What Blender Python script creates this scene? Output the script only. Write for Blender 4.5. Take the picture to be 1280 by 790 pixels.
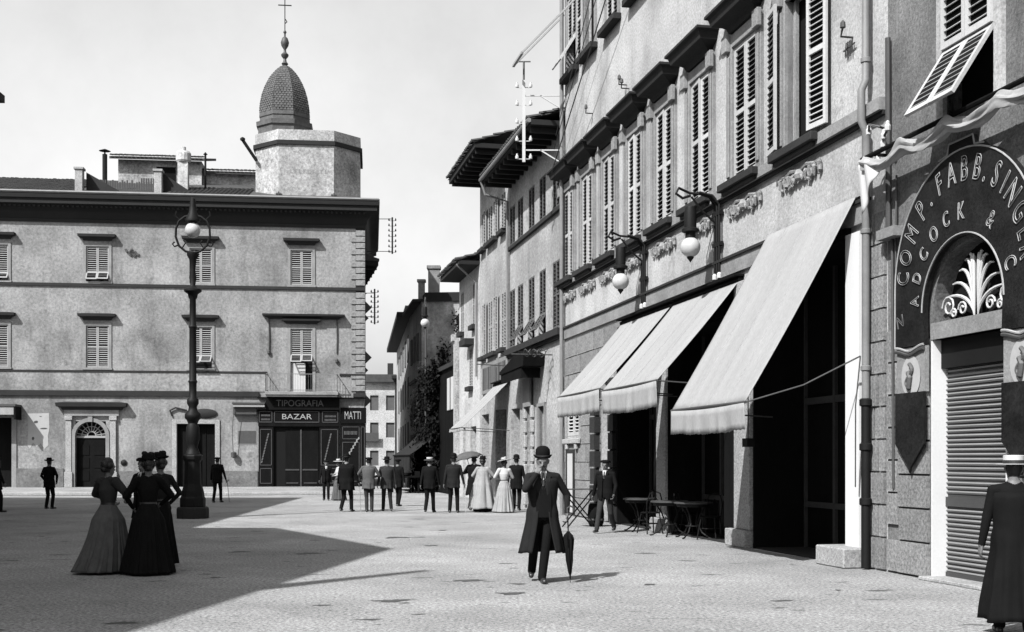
import bpy, bmesh, math, random
import numpy as np
from mathutils import Vector, Matrix, Quaternion
R = math.radians
random.seed(7)
for o in list(bpy.data.objects):
    bpy.data.objects.remove(o)
sc = bpy.context.scene
col = sc.collection

# ------------------------------------------------------------------ camera
cam_d = bpy.data.cameras.new('camera')
cam = bpy.data.objects.new('camera', cam_d)
col.objects.link(cam)
cam.location = (0, 0, 1.6)
cam.rotation_euler = (R(90), 0, 0)
cam_d.sensor_width = 36
cam_d.lens = 42.19
cam_d.shift_y = 0.1406
cam_d.clip_end = 2000
sc.camera = cam
# ------------------------------------------------------------------ sky and sun
SUN = Vector((0.596, 0.747, -1.0)).normalized()
world = bpy.data.worlds.new('World')
sc.world = world
world.use_nodes = True
wn = world.node_tree
wn.nodes.clear()
sky = wn.nodes.new('ShaderNodeTexSky')
sky.sky_type = 'NISHITA'
sky.sun_disc = False
sky.sun_elevation = R(46.3)
sky.sun_rotation = R(218.6)
sky.dust_density = 3.0
sky.ozone_density = 1.0
bwn = wn.nodes.new('ShaderNodeSeparateColor')    # black and white photograph on a blue-sensitive plate
wbg = wn.nodes.new('ShaderNodeBackground')
wbg.inputs['Strength'].default_value = 0.105
wout = wn.nodes.new('ShaderNodeOutputWorld')
wn.links.new(sky.outputs[0], bwn.inputs[0])
wtc = wn.nodes.new('ShaderNodeTexCoord')
wno = wn.nodes.new('ShaderNodeTexNoise')
wno.inputs['Scale'].default_value = 2.6
wno.inputs['Detail'].default_value = 7
wno.inputs['Roughness'].default_value = .62
wma = wn.nodes.new('ShaderNodeMath')              # thin uneven high haze all over the sky
wma.operation = 'MULTIPLY_ADD'
wma.inputs[1].default_value = .8
wma.inputs[2].default_value = .6
wmu = wn.nodes.new('ShaderNodeMath')
wmu.operation = 'MULTIPLY'
wn.links.new(wtc.outputs['Generated'], wno.inputs['Vector'])
wn.links.new(wno.outputs['Fac'], wma.inputs[0])
wn.links.new(bwn.outputs[2], wmu.inputs[0])
wn.links.new(wma.outputs[0], wmu.inputs[1])
wn.links.new(wmu.outputs[0], wbg.inputs['Color'])
wn.links.new(wbg.outputs[0], wout.inputs['Surface'])
sun_d = bpy.data.lights.new('sun', 'SUN')
sun_d.energy = 5.0
sun_d.angle = R(0.5)
sun_d.color = (1, 1, 1)
sun = bpy.data.objects.new('sun', sun_d)
col.objects.link(sun)
sun.location = (-20, -20, 40)
sun.rotation_euler = SUN.to_track_quat('-Z', 'Y').to_euler()
# ------------------------------------------------------------------ exposure
sc.view_settings.view_transform = 'Standard'
sc.view_settings.look = 'None'
sc.view_settings.exposure = 1.1
sc.view_settings.gamma = 1.0
sc.view_settings.use_curve_mapping = False
sc.render.engine = 'CYCLES'
sc.render.resolution_x = 1024
sc.render.resolution_y = 632


# ------------------------------------------------------------------ materials
MATS = {}


def mk(name, g, rough=.85, blot=.12, bs=.5, speck=.15, ss=60, bump=.15, streak=0., rnd=0., spec=.25, metal=0., bd=.02, stretch=(1, 1, 1)):
    m = bpy.data.materials.new(name)
    m.use_nodes = True
    nt = m.node_tree
    N, Lk = nt.nodes, nt.links
    bs_ = N['Principled BSDF']
    bs_.inputs['Roughness'].default_value = rough
    bs_.inputs['Specular IOR Level'].default_value = spec
    bs_.inputs['Metallic'].default_value = metal
    tc = N.new('ShaderNodeTexCoord')
    mp = N.new('ShaderNodeMapping')
    mp.inputs['Scale'].default_value = stretch
    Lk.new(tc.outputs['Object'], mp.inputs[0])

    def noise(scale, det=4, rg=.6, vec=None):
        n = N.new('ShaderNodeTexNoise')
        n.inputs['Scale'].default_value = scale
        n.inputs['Detail'].default_value = det
        n.inputs['Roughness'].default_value = rg
        Lk.new(vec or mp.outputs[0], n.inputs['Vector'])
        return n.outputs['Fac']

    def mad(a, mul, add):
        n = N.new('ShaderNodeMath')
        n.operation = 'MULTIPLY_ADD'
        Lk.new(a, n.inputs[0])
        n.inputs[1].default_value = mul
        n.inputs[2].default_value = add
        return n.outputs[0]

    def op(o, a, b):
        n = N.new('ShaderNodeMath')
        n.operation = o
        for i, v in enumerate((a, b)):
            if isinstance(v, (int, float)):
                n.inputs[i].default_value = v
            else:
                Lk.new(v, n.inputs[i])
        return n.outputs[0]
    fac = None
    terms = []
    if blot:
        terms.append(mad(noise(bs, 6, .65), blot * 4, 1 - blot * 2))
    fine = None
    if speck:
        fine = noise(ss, 7, .78)
        terms.append(mad(fine, speck * 4, 1 - speck * 2))
    if streak:
        m2 = N.new('ShaderNodeMapping')
        m2.inputs['Scale'].default_value = (1.1, 1.1, .22)
        Lk.new(tc.outputs['Object'], m2.inputs[0])
        s = noise(1.0, 5, .7, m2.outputs[0])
        s = op('MAXIMUM', mad(s, 5, -2.55), 0.)          # only the dark tail of the noise marks the wall
        s = op('MINIMUM', s, 1.)
        terms.append(mad(s, -streak, 1))
    if streak:
        pt = noise(.32, 3, .5)
        pt = op('MINIMUM', op('MAXIMUM', mad(pt, 9, -4.6), 0.), 1.)
        terms.append(mad(pt, -.26, 1.1))
        pt = noise(.9, 6, .7)
        pt = op('MINIMUM', op('MAXIMUM', mad(pt, 14, -8.3), 0.), 1.)
        terms.append(mad(pt, -.34, 1.02))
    if rnd:
        oi = N.new('ShaderNodeObjectInfo')
        terms.append(mad(oi.outputs['Random'], rnd * 2, 1 - rnd))
    for t in terms:
        fac = t if fac is None else op('MULTIPLY', fac, t)
    if fac is not None:
        v = op('MULTIPLY', fac, g)
        v = op('MINIMUM', op('MAXIMUM', v, 0.003), .92)
        Lk.new(v, bs_.inputs['Base Color'])
    else:
        bs_.inputs['Base Color'].default_value = (g, g, g, 1)
    if bump and fine is not None:
        b = N.new('ShaderNodeBump')
        b.inputs['Strength'].default_value = bump
        b.inputs['Distance'].default_value = bd
        Lk.new(fine, b.inputs['Height'])
        Lk.new(b.outputs[0], bs_.inputs['Normal'])
    MATS[name] = m
    return m


mk('plaster_l', 0.145, blot=.42, bs=.4, speck=.62, ss=7, streak=.38, bump=.4)
mk('plaster_r', 0.235, blot=.36, bs=.45, speck=.6, ss=18, streak=.34, bump=.4)
mk('plaster_s', 0.085, blot=.5, bs=1.1, speck=.9, ss=22, streak=.4, bump=.5)
mk('plaster_b', 0.2, blot=.25, bs=.5, speck=.8, ss=10, streak=.3, bump=.4)
mk('plaster_white', 0.26, blot=.25, bs=.6, speck=.7, ss=8, streak=.3, bump=.3)
mk('plaster_old', 0.2, blot=.6, bs=.9, speck=.5, ss=7, streak=.45, bump=.5)
mk('plaster_drum', 0.2, blot=.35, bs=.7, speck=.9, ss=7, streak=.3, bump=.4)
mk('stone', 0.135, blot=.35, bs=1.4, speck=.9, ss=22, bump=.6, rnd=.14)
mk('stone_trim', 0.15, blot=.3, bs=1.4, speck=.4, ss=20, bump=.5)
mk('stone_light', 0.2, blot=.25, bs=1.2, speck=.8, ss=24, bump=.5, rnd=.05)
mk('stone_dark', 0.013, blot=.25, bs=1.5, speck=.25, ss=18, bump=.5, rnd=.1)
mk('plinth', .085, blot=.35, bs=1.2, speck=.6, ss=9, bump=.4, streak=.2)
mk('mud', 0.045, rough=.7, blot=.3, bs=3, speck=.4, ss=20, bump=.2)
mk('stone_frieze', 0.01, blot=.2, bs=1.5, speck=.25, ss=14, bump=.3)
mk('marble', 0.42, blot=.06, bs=1.0, speck=.08, ss=30, bump=.1)
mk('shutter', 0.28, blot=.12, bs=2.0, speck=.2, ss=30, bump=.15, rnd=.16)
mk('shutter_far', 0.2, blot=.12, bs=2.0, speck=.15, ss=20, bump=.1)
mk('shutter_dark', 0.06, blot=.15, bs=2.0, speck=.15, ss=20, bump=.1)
mk('canvas', 0.195, blot=.12, bs=1.0, speck=.35, ss=30, bump=.15, stretch=(3, .5, .5))
mk('canvas_white', 0.2, blot=.12, bs=2.0, speck=.15, ss=26, bump=.15)
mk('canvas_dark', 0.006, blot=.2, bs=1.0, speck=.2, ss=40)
mk('black_iron', 0.006, rough=.6, blot=.2, bs=6, speck=.2, ss=80, bump=.1, spec=.12)
mk('iron', 0.03, rough=.6, blot=.2, bs=4, speck=.2, ss=60, bump=.15, spec=.4)
mk('zinc', 0.12, rough=.55, blot=.2, bs=3, speck=.15, ss=40, bump=.1)
mk('white_paint', 0.33, rough=.5, blot=.06, bs=2, speck=.05, ss=30, bump=.05)
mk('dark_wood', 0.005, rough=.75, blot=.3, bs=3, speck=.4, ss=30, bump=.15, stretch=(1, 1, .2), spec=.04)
mk('shop_wood', 0.0045, rough=.7, blot=.3, bs=2, speck=.4, ss=30, bump=.15, stretch=(1, 1, .25), spec=.04)
mk('shop_wood_trim', 0.035, rough=.6, blot=.25, bs=2, speck=.3, ss=30, bump=.1, spec=.2)
mk('roof_tile', 0.035, blot=.35, bs=1.5, speck=.3, ss=12, bump=.4)
mk('dome_tile', 0.06, blot=.4, bs=3.0, speck=.3, ss=20, bump=.4)
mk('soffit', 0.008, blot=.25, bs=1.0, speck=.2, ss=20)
mk('glass', .02, rough=.12, blot=0, speck=0, bump=0, spec=.5)
mk('opal', 0.3, rough=.25, blot=.12, bs=5, speck=.0, bump=0, spec=.5)
mk('paper', 0.24, blot=.1, bs=2, speck=.1, ss=20, bump=.05)
mk('paper_grey', 0.13, blot=.2, bs=2, speck=.2, ss=12, bump=.05)
mk('letter', 0.2, rough=.6, blot=.25, bs=6, speck=.2, ss=30, bump=0)
mk('letter_dim', 0.06, rough=.6, blot=.3, bs=6, speck=.2, ss=30, bump=0)
mk('letter_dark', .04, rough=.6, blot=.2, bs=6, speck=.2, ss=30, bump=0)
mk('signboard', 0.009, rough=.55, blot=.6, bs=2.2, speck=.8, ss=26, bump=.2, streak=.2, spec=.06)
mk('shutter_metal', 0.135, rough=.5, blot=.15, bs=2, speck=.15, ss=40, bump=.1, spec=.4)
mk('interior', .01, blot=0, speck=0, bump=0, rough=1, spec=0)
mk('skin', 0.09, rough=.55, blot=.1, bs=12, speck=.05, ss=60, bump=.05)
mk('hair', 0.01, rough=.5, blot=.2, bs=20, speck=.3, ss=120, bump=.2)
mk('cloth_black', 0.0045, rough=.85, blot=.25, bs=5, speck=.25, ss=120, bump=.2, spec=.06)
mk('cloth_dark', 0.011, rough=.88, blot=.25, bs=5, speck=.3, ss=120, bump=.2, spec=.06)
mk('cloth_coat', 0.01, rough=.88, blot=.2, bs=5, speck=.3, ss=140, bump=.25, spec=.06)
mk('cloth_grey', 0.06, rough=.88, blot=.25, bs=6, speck=.3, ss=120, bump=.25, spec=.06)
mk('cloth_midgrey', 0.022, rough=.88, blot=.25, bs=6, speck=.3, ss=120, bump=.25, spec=.06)
mk('cloth_light', 0.18, rough=.88, blot=.15, bs=5, speck=.25, ss=110, bump=.25, spec=.06)
mk('cloth_white', 0.3, rough=.85, blot=.08, bs=5, speck=.12, ss=110, bump=.15, spec=.06)
mk('straw', 0.32, rough=.7, blot=.08, bs=10, speck=.15, ss=90, bump=.15)
mk('leather', .015, rough=.4, blot=.1, bs=10, speck=.1, ss=60, bump=.05, spec=.5)
mk('leaf', 0.005, rough=.6, blot=.3, bs=2, speck=.2, ss=10, bump=0, spec=.03)
mk('leaf_pale', 0.012, rough=.6, blot=.3, bs=2, speck=.2, ss=10, bump=0, spec=.03)
mk('bark', .06, blot=.3, bs=4, speck=.3, ss=30, bump=.5)
mk('wire', .05, blot=0, speck=0, bump=0)
mk('hill', 0.2, blot=.2, bs=.2, speck=.1, ss=2, bump=0)


def paving_material():
    m = bpy.data.materials.new('paving')
    m.use_nodes = True
    nt = m.node_tree
    N, Lk = nt.nodes, nt.links
    b = N['Principled BSDF']
    b.inputs['Roughness'].default_value = .9
    b.inputs['Specular IOR Level'].default_value = .2
    tc = N.new('ShaderNodeTexCoord')
    mp = N.new('ShaderNodeMapping')
    mp.inputs['Rotation'].default_value = (0, 0, R(52))
    Lk.new(tc.outputs['Object'], mp.inputs[0])
    wob = N.new('ShaderNodeTexNoise')
    wob.inputs['Scale'].default_value = 1.3
    Lk.new(mp.outputs[0], wob.inputs['Vector'])
    wm = N.new('ShaderNodeMixRGB')
    wm.blend_type = 'LINEAR_LIGHT'
    wm.inputs[0].default_value = .06
    Lk.new(mp.outputs[0], wm.inputs[1])
    Lk.new(wob.outputs['Color'], wm.inputs[2])
    br = N.new('ShaderNodeTexBrick')
    br.inputs['Scale'].default_value = 1.0
    br.inputs['Brick Width'].default_value = .85
    br.inputs['Row Height'].default_value = .42
    br.inputs['Mortar Size'].default_value = .012
    br.inputs['Mortar Smooth'].default_value = .6
    br.inputs['Color1'].default_value = (.95, .95, .95, 1)
    br.inputs['Color2'].default_value = (1.05, 1.05, 1.05, 1)
    br.inputs['Mortar'].default_value = (.85, .85, .85, 1)
    Lk.new(wm.outputs[0], br.inputs['Vector'])

    def noise(scale, det, rg, vec):
        n = N.new('ShaderNodeTexNoise')
        n.inputs['Scale'].default_value = scale
        n.inputs['Detail'].default_value = det
        n.inputs['Roughness'].default_value = rg
        Lk.new(vec, n.inputs['Vector'])
        return n.outputs['Fac']

    def op(o, a, c, d=None):
        n = N.new('ShaderNodeMath')
        n.operation = o
        for i, v in enumerate((a, c, d)):
            if v is None:
                continue
            if isinstance(v, (int, float)):
                n.inputs[i].default_value = v
            else:
                Lk.new(v, n.inputs[i])
        return n.outputs[0]
    big = noise(.35, 6, .65, tc.outputs['Object'])
    grit = noise(24, 8, .82, tc.outputs['Object'])
    # worn hollows and dried puddle marks: thin, long, few
    mp2 = N.new('ShaderNodeMapping')
    mp2.inputs['Rotation'].default_value = (0, 0, R(-8))
    mp2.inputs['Scale'].default_value = (.55, 1.1, 1)
    Lk.new(tc.outputs['Object'], mp2.inputs[0])
    st = noise(2.4, 4, .55, mp2.outputs[0])
    st = op('MINIMUM', op('MAXIMUM', op('MULTIPLY_ADD', st, 26., -16.6), 0.), 1.)
    st2 = noise(3.0, 4, .7, tc.outputs['Object'])
    st = op('MULTIPLY', st, st2)
    bwm = N.new('ShaderNodeRGBToBW')
    Lk.new(br.outputs['Color'], bwm.inputs[0])
    v = op('MULTIPLY', bwm.outputs[0], op('MULTIPLY_ADD', big, 1.3, .35))
    v = op('MULTIPLY', v, op('MAXIMUM', op('MULTIPLY_ADD', grit, 7., -2.5), .3))
    v = op('MULTIPLY', v, op('MULTIPLY_ADD', st, -1.35, 1.))
    v = op('MULTIPLY', v, .175)
    v = op('MAXIMUM', v, .02)
    Lk.new(v, b.inputs['Base Color'])
    h = op('ADD', op('MULTIPLY', bwm.outputs[0], 1.), op('MULTIPLY', grit, .6))
    bm = N.new('ShaderNodeBump')
    bm.inputs['Strength'].default_value = .45
    bm.inputs['Distance'].default_value = .015
    Lk.new(h, bm.inputs['Height'])
    Lk.new(bm.outputs[0], b.inputs['Normal'])
    MATS['paving'] = m


paving_material()


# ------------------------------------------------------------------ mesh helpers
class MB:
    """collects shapes; build() links them as ONE mesh object"""

    def __init__(s):
        s.v, s.f, s.mi = [], [], []

    def add(s, vs, fs, mi=0):
        n = len(s.v)
        s.v += [tuple(p) for p in vs]
        s.f += [tuple(i + n for i in f) for f in fs]
        s.mi += [mi] * len(fs)
        return s

    def box(s, x0, x1, y0, y1, z0, z1, mi=0):
        vs = [(x, y, z) for z in (z0, z1) for y in (y0, y1) for x in (x0, x1)]
        return s.add(vs, [(0, 2, 3, 1), (4, 5, 7, 6), (0, 1, 5, 4), (2, 6, 7, 3), (0, 4, 6, 2), (1, 3, 7, 5)], mi)

    def obox(s, c, size, mat, mi=0):
        hx, hy, hz = (k / 2 for k in size)
        vs = [Vector(c) + mat @ Vector((x, y, z)) for z in (-hz, hz) for y in (-hy, hy) for x in (-hx, hx)]
        return s.add(vs, [(0, 2, 3, 1), (4, 5, 7, 6), (0, 1, 5, 4), (2, 6, 7, 3), (0, 4, 6, 2), (1, 3, 7, 5)], mi)

    def bar(s, a, b, w, h=None, mi=0):
        a, b = Vector(a), Vector(b)
        d = b - a
        q = d.to_track_quat('Z', 'Y').to_matrix()
        return s.obox((a + b) / 2, (w, h or w, d.length), q, mi)

    def tube(s, pts, r, n=8, mi=0, cap=True):
        pts = [Vector(p) for p in pts]
        rs = r if isinstance(r, (list, tuple)) else [r] * len(pts)
        base = len(s.v)
        ref = None
        vs = []
        for i, p in enumerate(pts):
            t = (pts[min(i + 1, len(pts) - 1)] - pts[max(i - 1, 0)]).normalized()
            if ref is None:
                ref = t.orthogonal().normalized()
            ref = (ref - t * ref.dot(t))
            if ref.length < 1e-6:
                ref = t.orthogonal()
            ref.normalize()
            bi = t.cross(ref)
            for k in range(n):
                a = 2 * math.pi * k / n
                vs.append(p + (ref * math.cos(a) + bi * math.sin(a)) * rs[i])
        fs = []
        for i in range(len(pts) - 1):
            for k in range(n):
                k2 = (k + 1) % n
                fs.append((i * n + k, i * n + k2, (i + 1) * n + k2, (i + 1) * n + k))
        if cap:
            fs.append(tuple(range(n))[::-1])
            fs.append(tuple(range((len(pts) - 1) * n, len(pts) * n)))
        return s.add(vs, fs, mi)

    def lathe(s, prof, n=16, c=(0, 0, 0), mi=0, rot=0., sq=None):
        vs, fs = [], []
        for r, z in prof:
            for k in range(n):
                a = 2 * math.pi * k / n + rot
                vs.append((c[0] + r * math.cos(a), c[1] + r * math.sin(a), c[2] + z))
        for i in range(len(prof) - 1):
            for k in range(n):
                k2 = (k + 1) % n
                fs.append((i * n + k, i * n + k2, (i + 1) * n + k2, (i + 1) * n + k))
        if prof[0][0] > 1e-4:
            fs.append(tuple(range(n))[::-1])
        if prof[-1][0] > 1e-4:
            fs.append(tuple(range((len(prof) - 1) * n, len(prof) * n)))
        return s.add(vs, fs, mi)

    def prism(s, poly, y0, y1, mi=0):
        """polygon in x,z extruded along y"""
        n = len(poly)
        vs = [(x, y0, z) for x, z in poly] + [(x, y1, z) for x, z in poly]
        fs = [tuple(range(n)), tuple(range(2 * n - 1, n - 1, -1))]
        for i in range(n):
            j = (i + 1) % n
            fs.append((j, i, i + n, j + n))
        return s.add(vs, fs, mi)

    def prismz(s, poly, z0, z1, mi=0):
        n = len(poly)
        vs = [(x, y, z0) for x, y in poly] + [(x, y, z1) for x, y in poly]
        fs = [tuple(range(n))[::-1], tuple(range(n, 2 * n))]
        for i in range(n):
            j = (i + 1) % n
            fs.append((i, j, j + n, i + n))
        return s.add(vs, fs, mi)

    def band(s, outer, inner, y0, y1, mi=0):
        """ring strip between two open polylines in x,z of equal length, extruded along y"""
        n = len(outer)
        vs = []
        for y in (y0, y1):
            vs += [(x, y, z) for x, z in outer] + [(x, y, z) for x, z in inner]
        fs = []
        o0, i0, o1, i1 = 0, n, 2 * n, 3 * n
        for k in range(n - 1):
            fs.append((o0 + k, o0 + k + 1, i0 + k + 1, i0 + k))
            fs.append((o1 + k + 1, o1 + k, i1 + k, i1 + k + 1))
            fs.append((o0 + k + 1, o0 + k, o1 + k, o1 + k + 1))
            fs.append((i0 + k, i0 + k + 1, i1 + k + 1, i1 + k))
        fs.append((o0, i0, i1, o1))
        fs.append((i0 + n - 1, o0 + n - 1, o1 + n - 1, i1 + n - 1))
        return s.add(vs, fs, mi)

    def grid(s, fn, nu, nv, mi=0):
        vs = [fn(i / nu, j / nv) for j in range(nv + 1) for i in range(nu + 1)]
        w = nu + 1
        fs = [(j * w + i, j * w + i + 1, (j + 1) * w + i + 1, (j + 1) * w + i) for j in range(nv) for i in range(nu)]
        return s.add(vs, fs, mi)

    def mesh(s, name, mats):
        me = bpy.data.meshes.new(name)
        me.from_pydata([tuple(v) for v in s.v], [], s.f)
        for m in (mats if isinstance(mats, (list, tuple)) else [mats]):
            me.materials.append(MATS[m])
        me.polygons.foreach_set('material_index', s.mi)
        me.update()
        return me

    def build(s, name, mats, parent=None, loc=None, smooth=False, bevel=0., solid=0., fixn=True, rz=None):
        me = s.mesh(name, mats)
        if fixn:
            bm = bmesh.new()
            bm.from_mesh(me)
            bmesh.ops.recalc_face_normals(bm, faces=bm.faces)
            if bevel:
                ed = [e for e in bm.edges if len(e.link_faces) == 2 and e.calc_face_angle(0) > .5]
                bmesh.ops.bevel(bm, geom=ed, offset=bevel, segments=1, affect='EDGES', profile=.5)
            bm.to_mesh(me)
            bm.free()
        if smooth:
            me.shade_smooth()
            try:
                me.set_sharp_from_angle(angle=R(45))
            except Exception:
                pass
        o = obj(name, me, parent, loc, rz)
        if solid:
            md = o.modifiers.new('solid', 'SOLIDIFY')
            md.thickness = solid
            md.offset = 0
        return o


def obj(name, me, parent=None, loc=None, rz=None):
    o = bpy.data.objects.new(name, me)
    col.objects.link(o)
    if parent:
        o.parent = parent
    if loc is not None:
        o.location = loc
    if rz is not None:
        o.rotation_euler[2] = rz
    return o


def tag(o, label, cat=None, group=None, kind=None):
    if label:
        o['label'] = label
    if cat:
        o['category'] = cat
    if group:
        o['group'] = group
    if kind:
        o['kind'] = kind
    return o


def thing(name, label, cat, loc=(0, 0, 0), rz=0., group=None):
    o = bpy.data.objects.new(name, None)
    o.empty_display_size = .3
    col.objects.link(o)
    o.location = loc
    o.rotation_euler = (0, 0, rz)
    return tag(o, label, cat, group)


def PP(name, mat, parent, *boxes, **kw):
    """several alike parts, one object for each box"""
    for b in boxes:
        P(name, mat, parent, b, **kw)


def P(name, mat, parent, *boxes, **kw):
    """a part made of boxes"""
    m = MB()
    for b in boxes:
        m.box(*b)
    return m.build(name, mat, parent, **kw)


DG = None


def eval_mesh(o):
    dg = bpy.context.evaluated_depsgraph_get()
    return bpy.data.meshes.new_from_object(o.evaluated_get(dg), depsgraph=dg)


def text_mesh(s, size, outline=0., ext=.006):
    cu = bpy.data.curves.new('lettering', 'FONT')
    cu.body = s
    cu.size = size
    cu.align_x = 'CENTER'
    cu.align_y = 'CENTER'
    if outline:
        cu.fill_mode = 'NONE'
        cu.bevel_depth = outline
        cu.bevel_resolution = 0
        cu.resolution_u = 4
    else:
        cu.extrude = ext
        cu.resolution_u = 4
    o = bpy.data.objects.new('lettering', cu)
    col.objects.link(o)
    me = eval_mesh(o)
    bpy.data.objects.remove(o)
    return me


def text(s, size, mat, parent, x, y, z, rot=0., outline=0., sx=1., name='lettering'):
    """lettering on a plane facing local -y, rotated by rot in that plane"""
    me = text_mesh(s, size, outline)
    me.materials.clear()
    me.materials.append(MATS[mat])
    o = obj(name, me, parent)
    o.matrix_local = Matrix.Translation((x, y, z)) @ Matrix.Rotation(R(90), 4, 'X') @ Matrix.Rotation(rot, 4, 'Z') @ Matrix.Diagonal((sx, 1, 1, 1))
    return o


# ------------------------------------------------------------------ facade helpers
def wall_cells(mb, x0, x1, z0, z1, holes, y=0., depth=.25, mi=0):
    """front sheet with rectangular openings and their reveals"""
    xs = sorted({x0, x1, *[h[0] for h in holes], *[h[1] for h in holes]})
    zs = sorted({z0, z1, *[h[2] for h in holes], *[h[3] for h in holes]})
    xs = [x for x in xs if x0 <= x <= x1]
    zs = [z for z in zs if z0 <= z <= z1]
    for a, b in zip(xs, xs[1:]):
        for c, d in zip(zs, zs[1:]):
            mx, mz = (a + b) / 2, (c + d) / 2
            if any(h[0] < mx < h[1] and h[2] < mz < h[3] for h in holes):
                continue
            mb.add([(a, y, c), (b, y, c), (b, y, d), (a, y, d)], [(0, 1, 2, 3)], mi)
    for h in holes:
        a, b, c, d = h[:4]
        e = y + (h[4] if len(h) > 4 else depth)
        mb.add([(a, y, c), (a, e, c), (a, e, d), (a, y, d)], [(0, 1, 2, 3)], mi)
        mb.add([(b, y, c), (b, e, c), (b, e, d), (b, y, d)], [(3, 2, 1, 0)], mi)
        mb.add([(a, y, d), (b, y, d), (b, e, d), (a, e, d)], [(3, 2, 1, 0)], mi)
        mb.add([(a, y, c), (b, y, c), (b, e, c), (a, e, c)], [(0, 1, 2, 3)], mi)
    return mb


def body(mb, x0, x1, y1, z0, z1, mi=0, y0=0.):
    """sides, back and top of a block whose front is made by wall_cells"""
    mb.add([(x0, y0, z0), (x0, y1, z0), (x0, y1, z1), (x0, y0, z1)], [(3, 2, 1, 0)], mi)
    mb.add([(x1, y0, z0), (x1, y1, z0), (x1, y1, z1), (x1, y0, z1)], [(0, 1, 2, 3)], mi)
    mb.add([(x0, y1, z0), (x1, y1, z0), (x1, y1, z1), (x0, y1, z1)], [(3, 2, 1, 0)], mi)
    mb.add([(x0, y0, z1), (x1, y0, z1), (x1, y1, z1), (x0, y1, z1)], [(0, 1, 2, 3)], mi)
    return mb


def leaf_frame(mb, w, h, t=.045, st=.07, mids=()):
    """stiles and rails of a shutter leaf, x 0..w, z 0..h, y -t..0"""
    mb.box(0, st, -t, 0, 0, h)
    mb.box(w - st, w, -t, 0, 0, h)
    for z in (0, h - st * 1.2, *mids):
        mb.box(st, w - st, -t + .003, -.003, z, z + st * 1.2)


def slat_mesh(w, t=.012, d=.05, ang=40, mat='shutter'):
    m = MB()
    m.obox((w / 2, 0, 0), (w, d, t), Matrix.Rotation(R(ang), 3, 'X'))
    me = m.mesh('slat', mat)
    return me


SLAT_CACHE = {}


def shutter_leaf(parent, x, y, z, w, h, mat, slats='own', pitch=.09, hinge=None, flap=0., rot=None, ang=40, st=.07, fang=-32):
    """slats: 'own' = each slat an object; 'joined' = in the leaf mesh; flap = fraction of height pushed outwards at the foot"""
    hf = h * flap
    m = MB()
    M3 = Matrix.Rotation(R(ang), 3, 'X')
    hmain = h - hf
    base = MB()
    leaf_frame(base, w, hmain, st=st, mids=() if hmain < 1.6 else (hmain * .48,))
    zs = []
    zz = st * 1.2 + pitch * .5
    while zz < hmain - st * 1.2 - pitch * .2:
        if hmain < 1.6 or not (hmain * .48 - pitch * .3 < zz < hmain * .48 + st * 1.2 + pitch * .3):
            zs.append(zz)
        zz += pitch
    if slats == 'joined':
        for q in zs:
            base.obox((w / 2, -.022, q), (w - 2 * st, .05, .012), M3)
    base.add([(st, -.004, st), (w - st, -.004, st), (w - st, -.004, hmain - st), (st, -.004, hmain - st)], [(0, 1, 2, 3)], 1)
    o = base.build('shutter', [mat, 'interior'], parent, (x, y, z + hf))
    if rot:
        o.rotation_euler = rot
    if slats == 'own':
        key = (round(w - 2 * st, 3), mat, ang)
        if key not in SLAT_CACHE:
            SLAT_CACHE[key] = slat_mesh(w - 2 * st, mat=mat, ang=ang)
        for q in zs:
            obj('slat', SLAT_CACHE[key], o, (st, -.022, q))
    if flap:
        f = MB()
        leaf_frame(f, w, hf, st=st)
        q = st * 1.2 + pitch * .4
        while q < hf - st * 1.2:
            f.obox((w / 2, -.022, q), (w - 2 * st, .05, .012), M3)
            q += pitch
        for i, v in enumerate(f.v):
            f.v[i] = (v[0], v[1], v[2] - hf)
        fo = f.build('shutter_flap', mat, parent, (x, y - .005, z + hf))
        fo.rotation_euler = (R(fang), 0, 0)
    return o


def profile_sweep(prof, path, closed=False):
    """prof: (out, z) points; path: list of (x, y, nx, ny) with mitred outward offsets"""
    m = MB()
    n = len(prof)
    vs = [(px + nx * o, py + ny * o, z) for (px, py, nx, ny) in path for (o, z) in prof]
    fs = []
    for i in range(len(path) - 1):
        for k in range(n - 1):
            fs.append((i * n + k, (i + 1) * n + k, (i + 1) * n + k + 1, i * n + k + 1))
    fs.append(tuple(range(n)))
    fs.append(tuple(range((len(path) - 1) * n, len(path) * n))[::-1])
    m.add(vs, fs)
    return m


def arc(cx, cz, r, a0, a1, n, rz=None):
    return [(cx + r * math.cos(a0 + (a1 - a0) * i / n), cz + (rz or r) * math.sin(a0 + (a1 - a0) * i / n)) for i in range(n + 1)]


def coppi(mb, x0, x1, y0, y1, z0, z1, per=.24, row=.42, r=.085):
    """rows of half-round roof tiles running up a slope from (y0,z0) to (y1,z1)"""
    L_ = math.hypot(y1 - y0, z1 - z0)
    nrow = max(1, int(L_ / row))
    ty, tz = (y1 - y0) / L_, (z1 - z0) / L_
    ny, nz = -tz, ty
    nx = int((x1 - x0) / per)
    for i in range(nx):
        cx = x0 + (i + .5) * per
        for j in range(nrow):
            s0, s1 = j * row, (j + 1) * row + .05
            jit = random.uniform(-.012, .012)
            vs = []
            for s_, lift, rr in ((s0, .035 + jit, r), (s1, .0 + jit, r * .86)):
                for k in range(5):
                    a = math.pi * k / 4
                    h = lift + rr * math.sin(a) * .9
                    vs.append((cx + rr * 1.15 * math.cos(a), y0 + ty * s_ + ny * h, z0 + tz * s_ + nz * h))
            fs = [(k, k + 1, k + 6, k + 5) for k in range(4)] + [(0, 1, 2, 3, 4)]
            mb.add(vs, fs)


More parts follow.
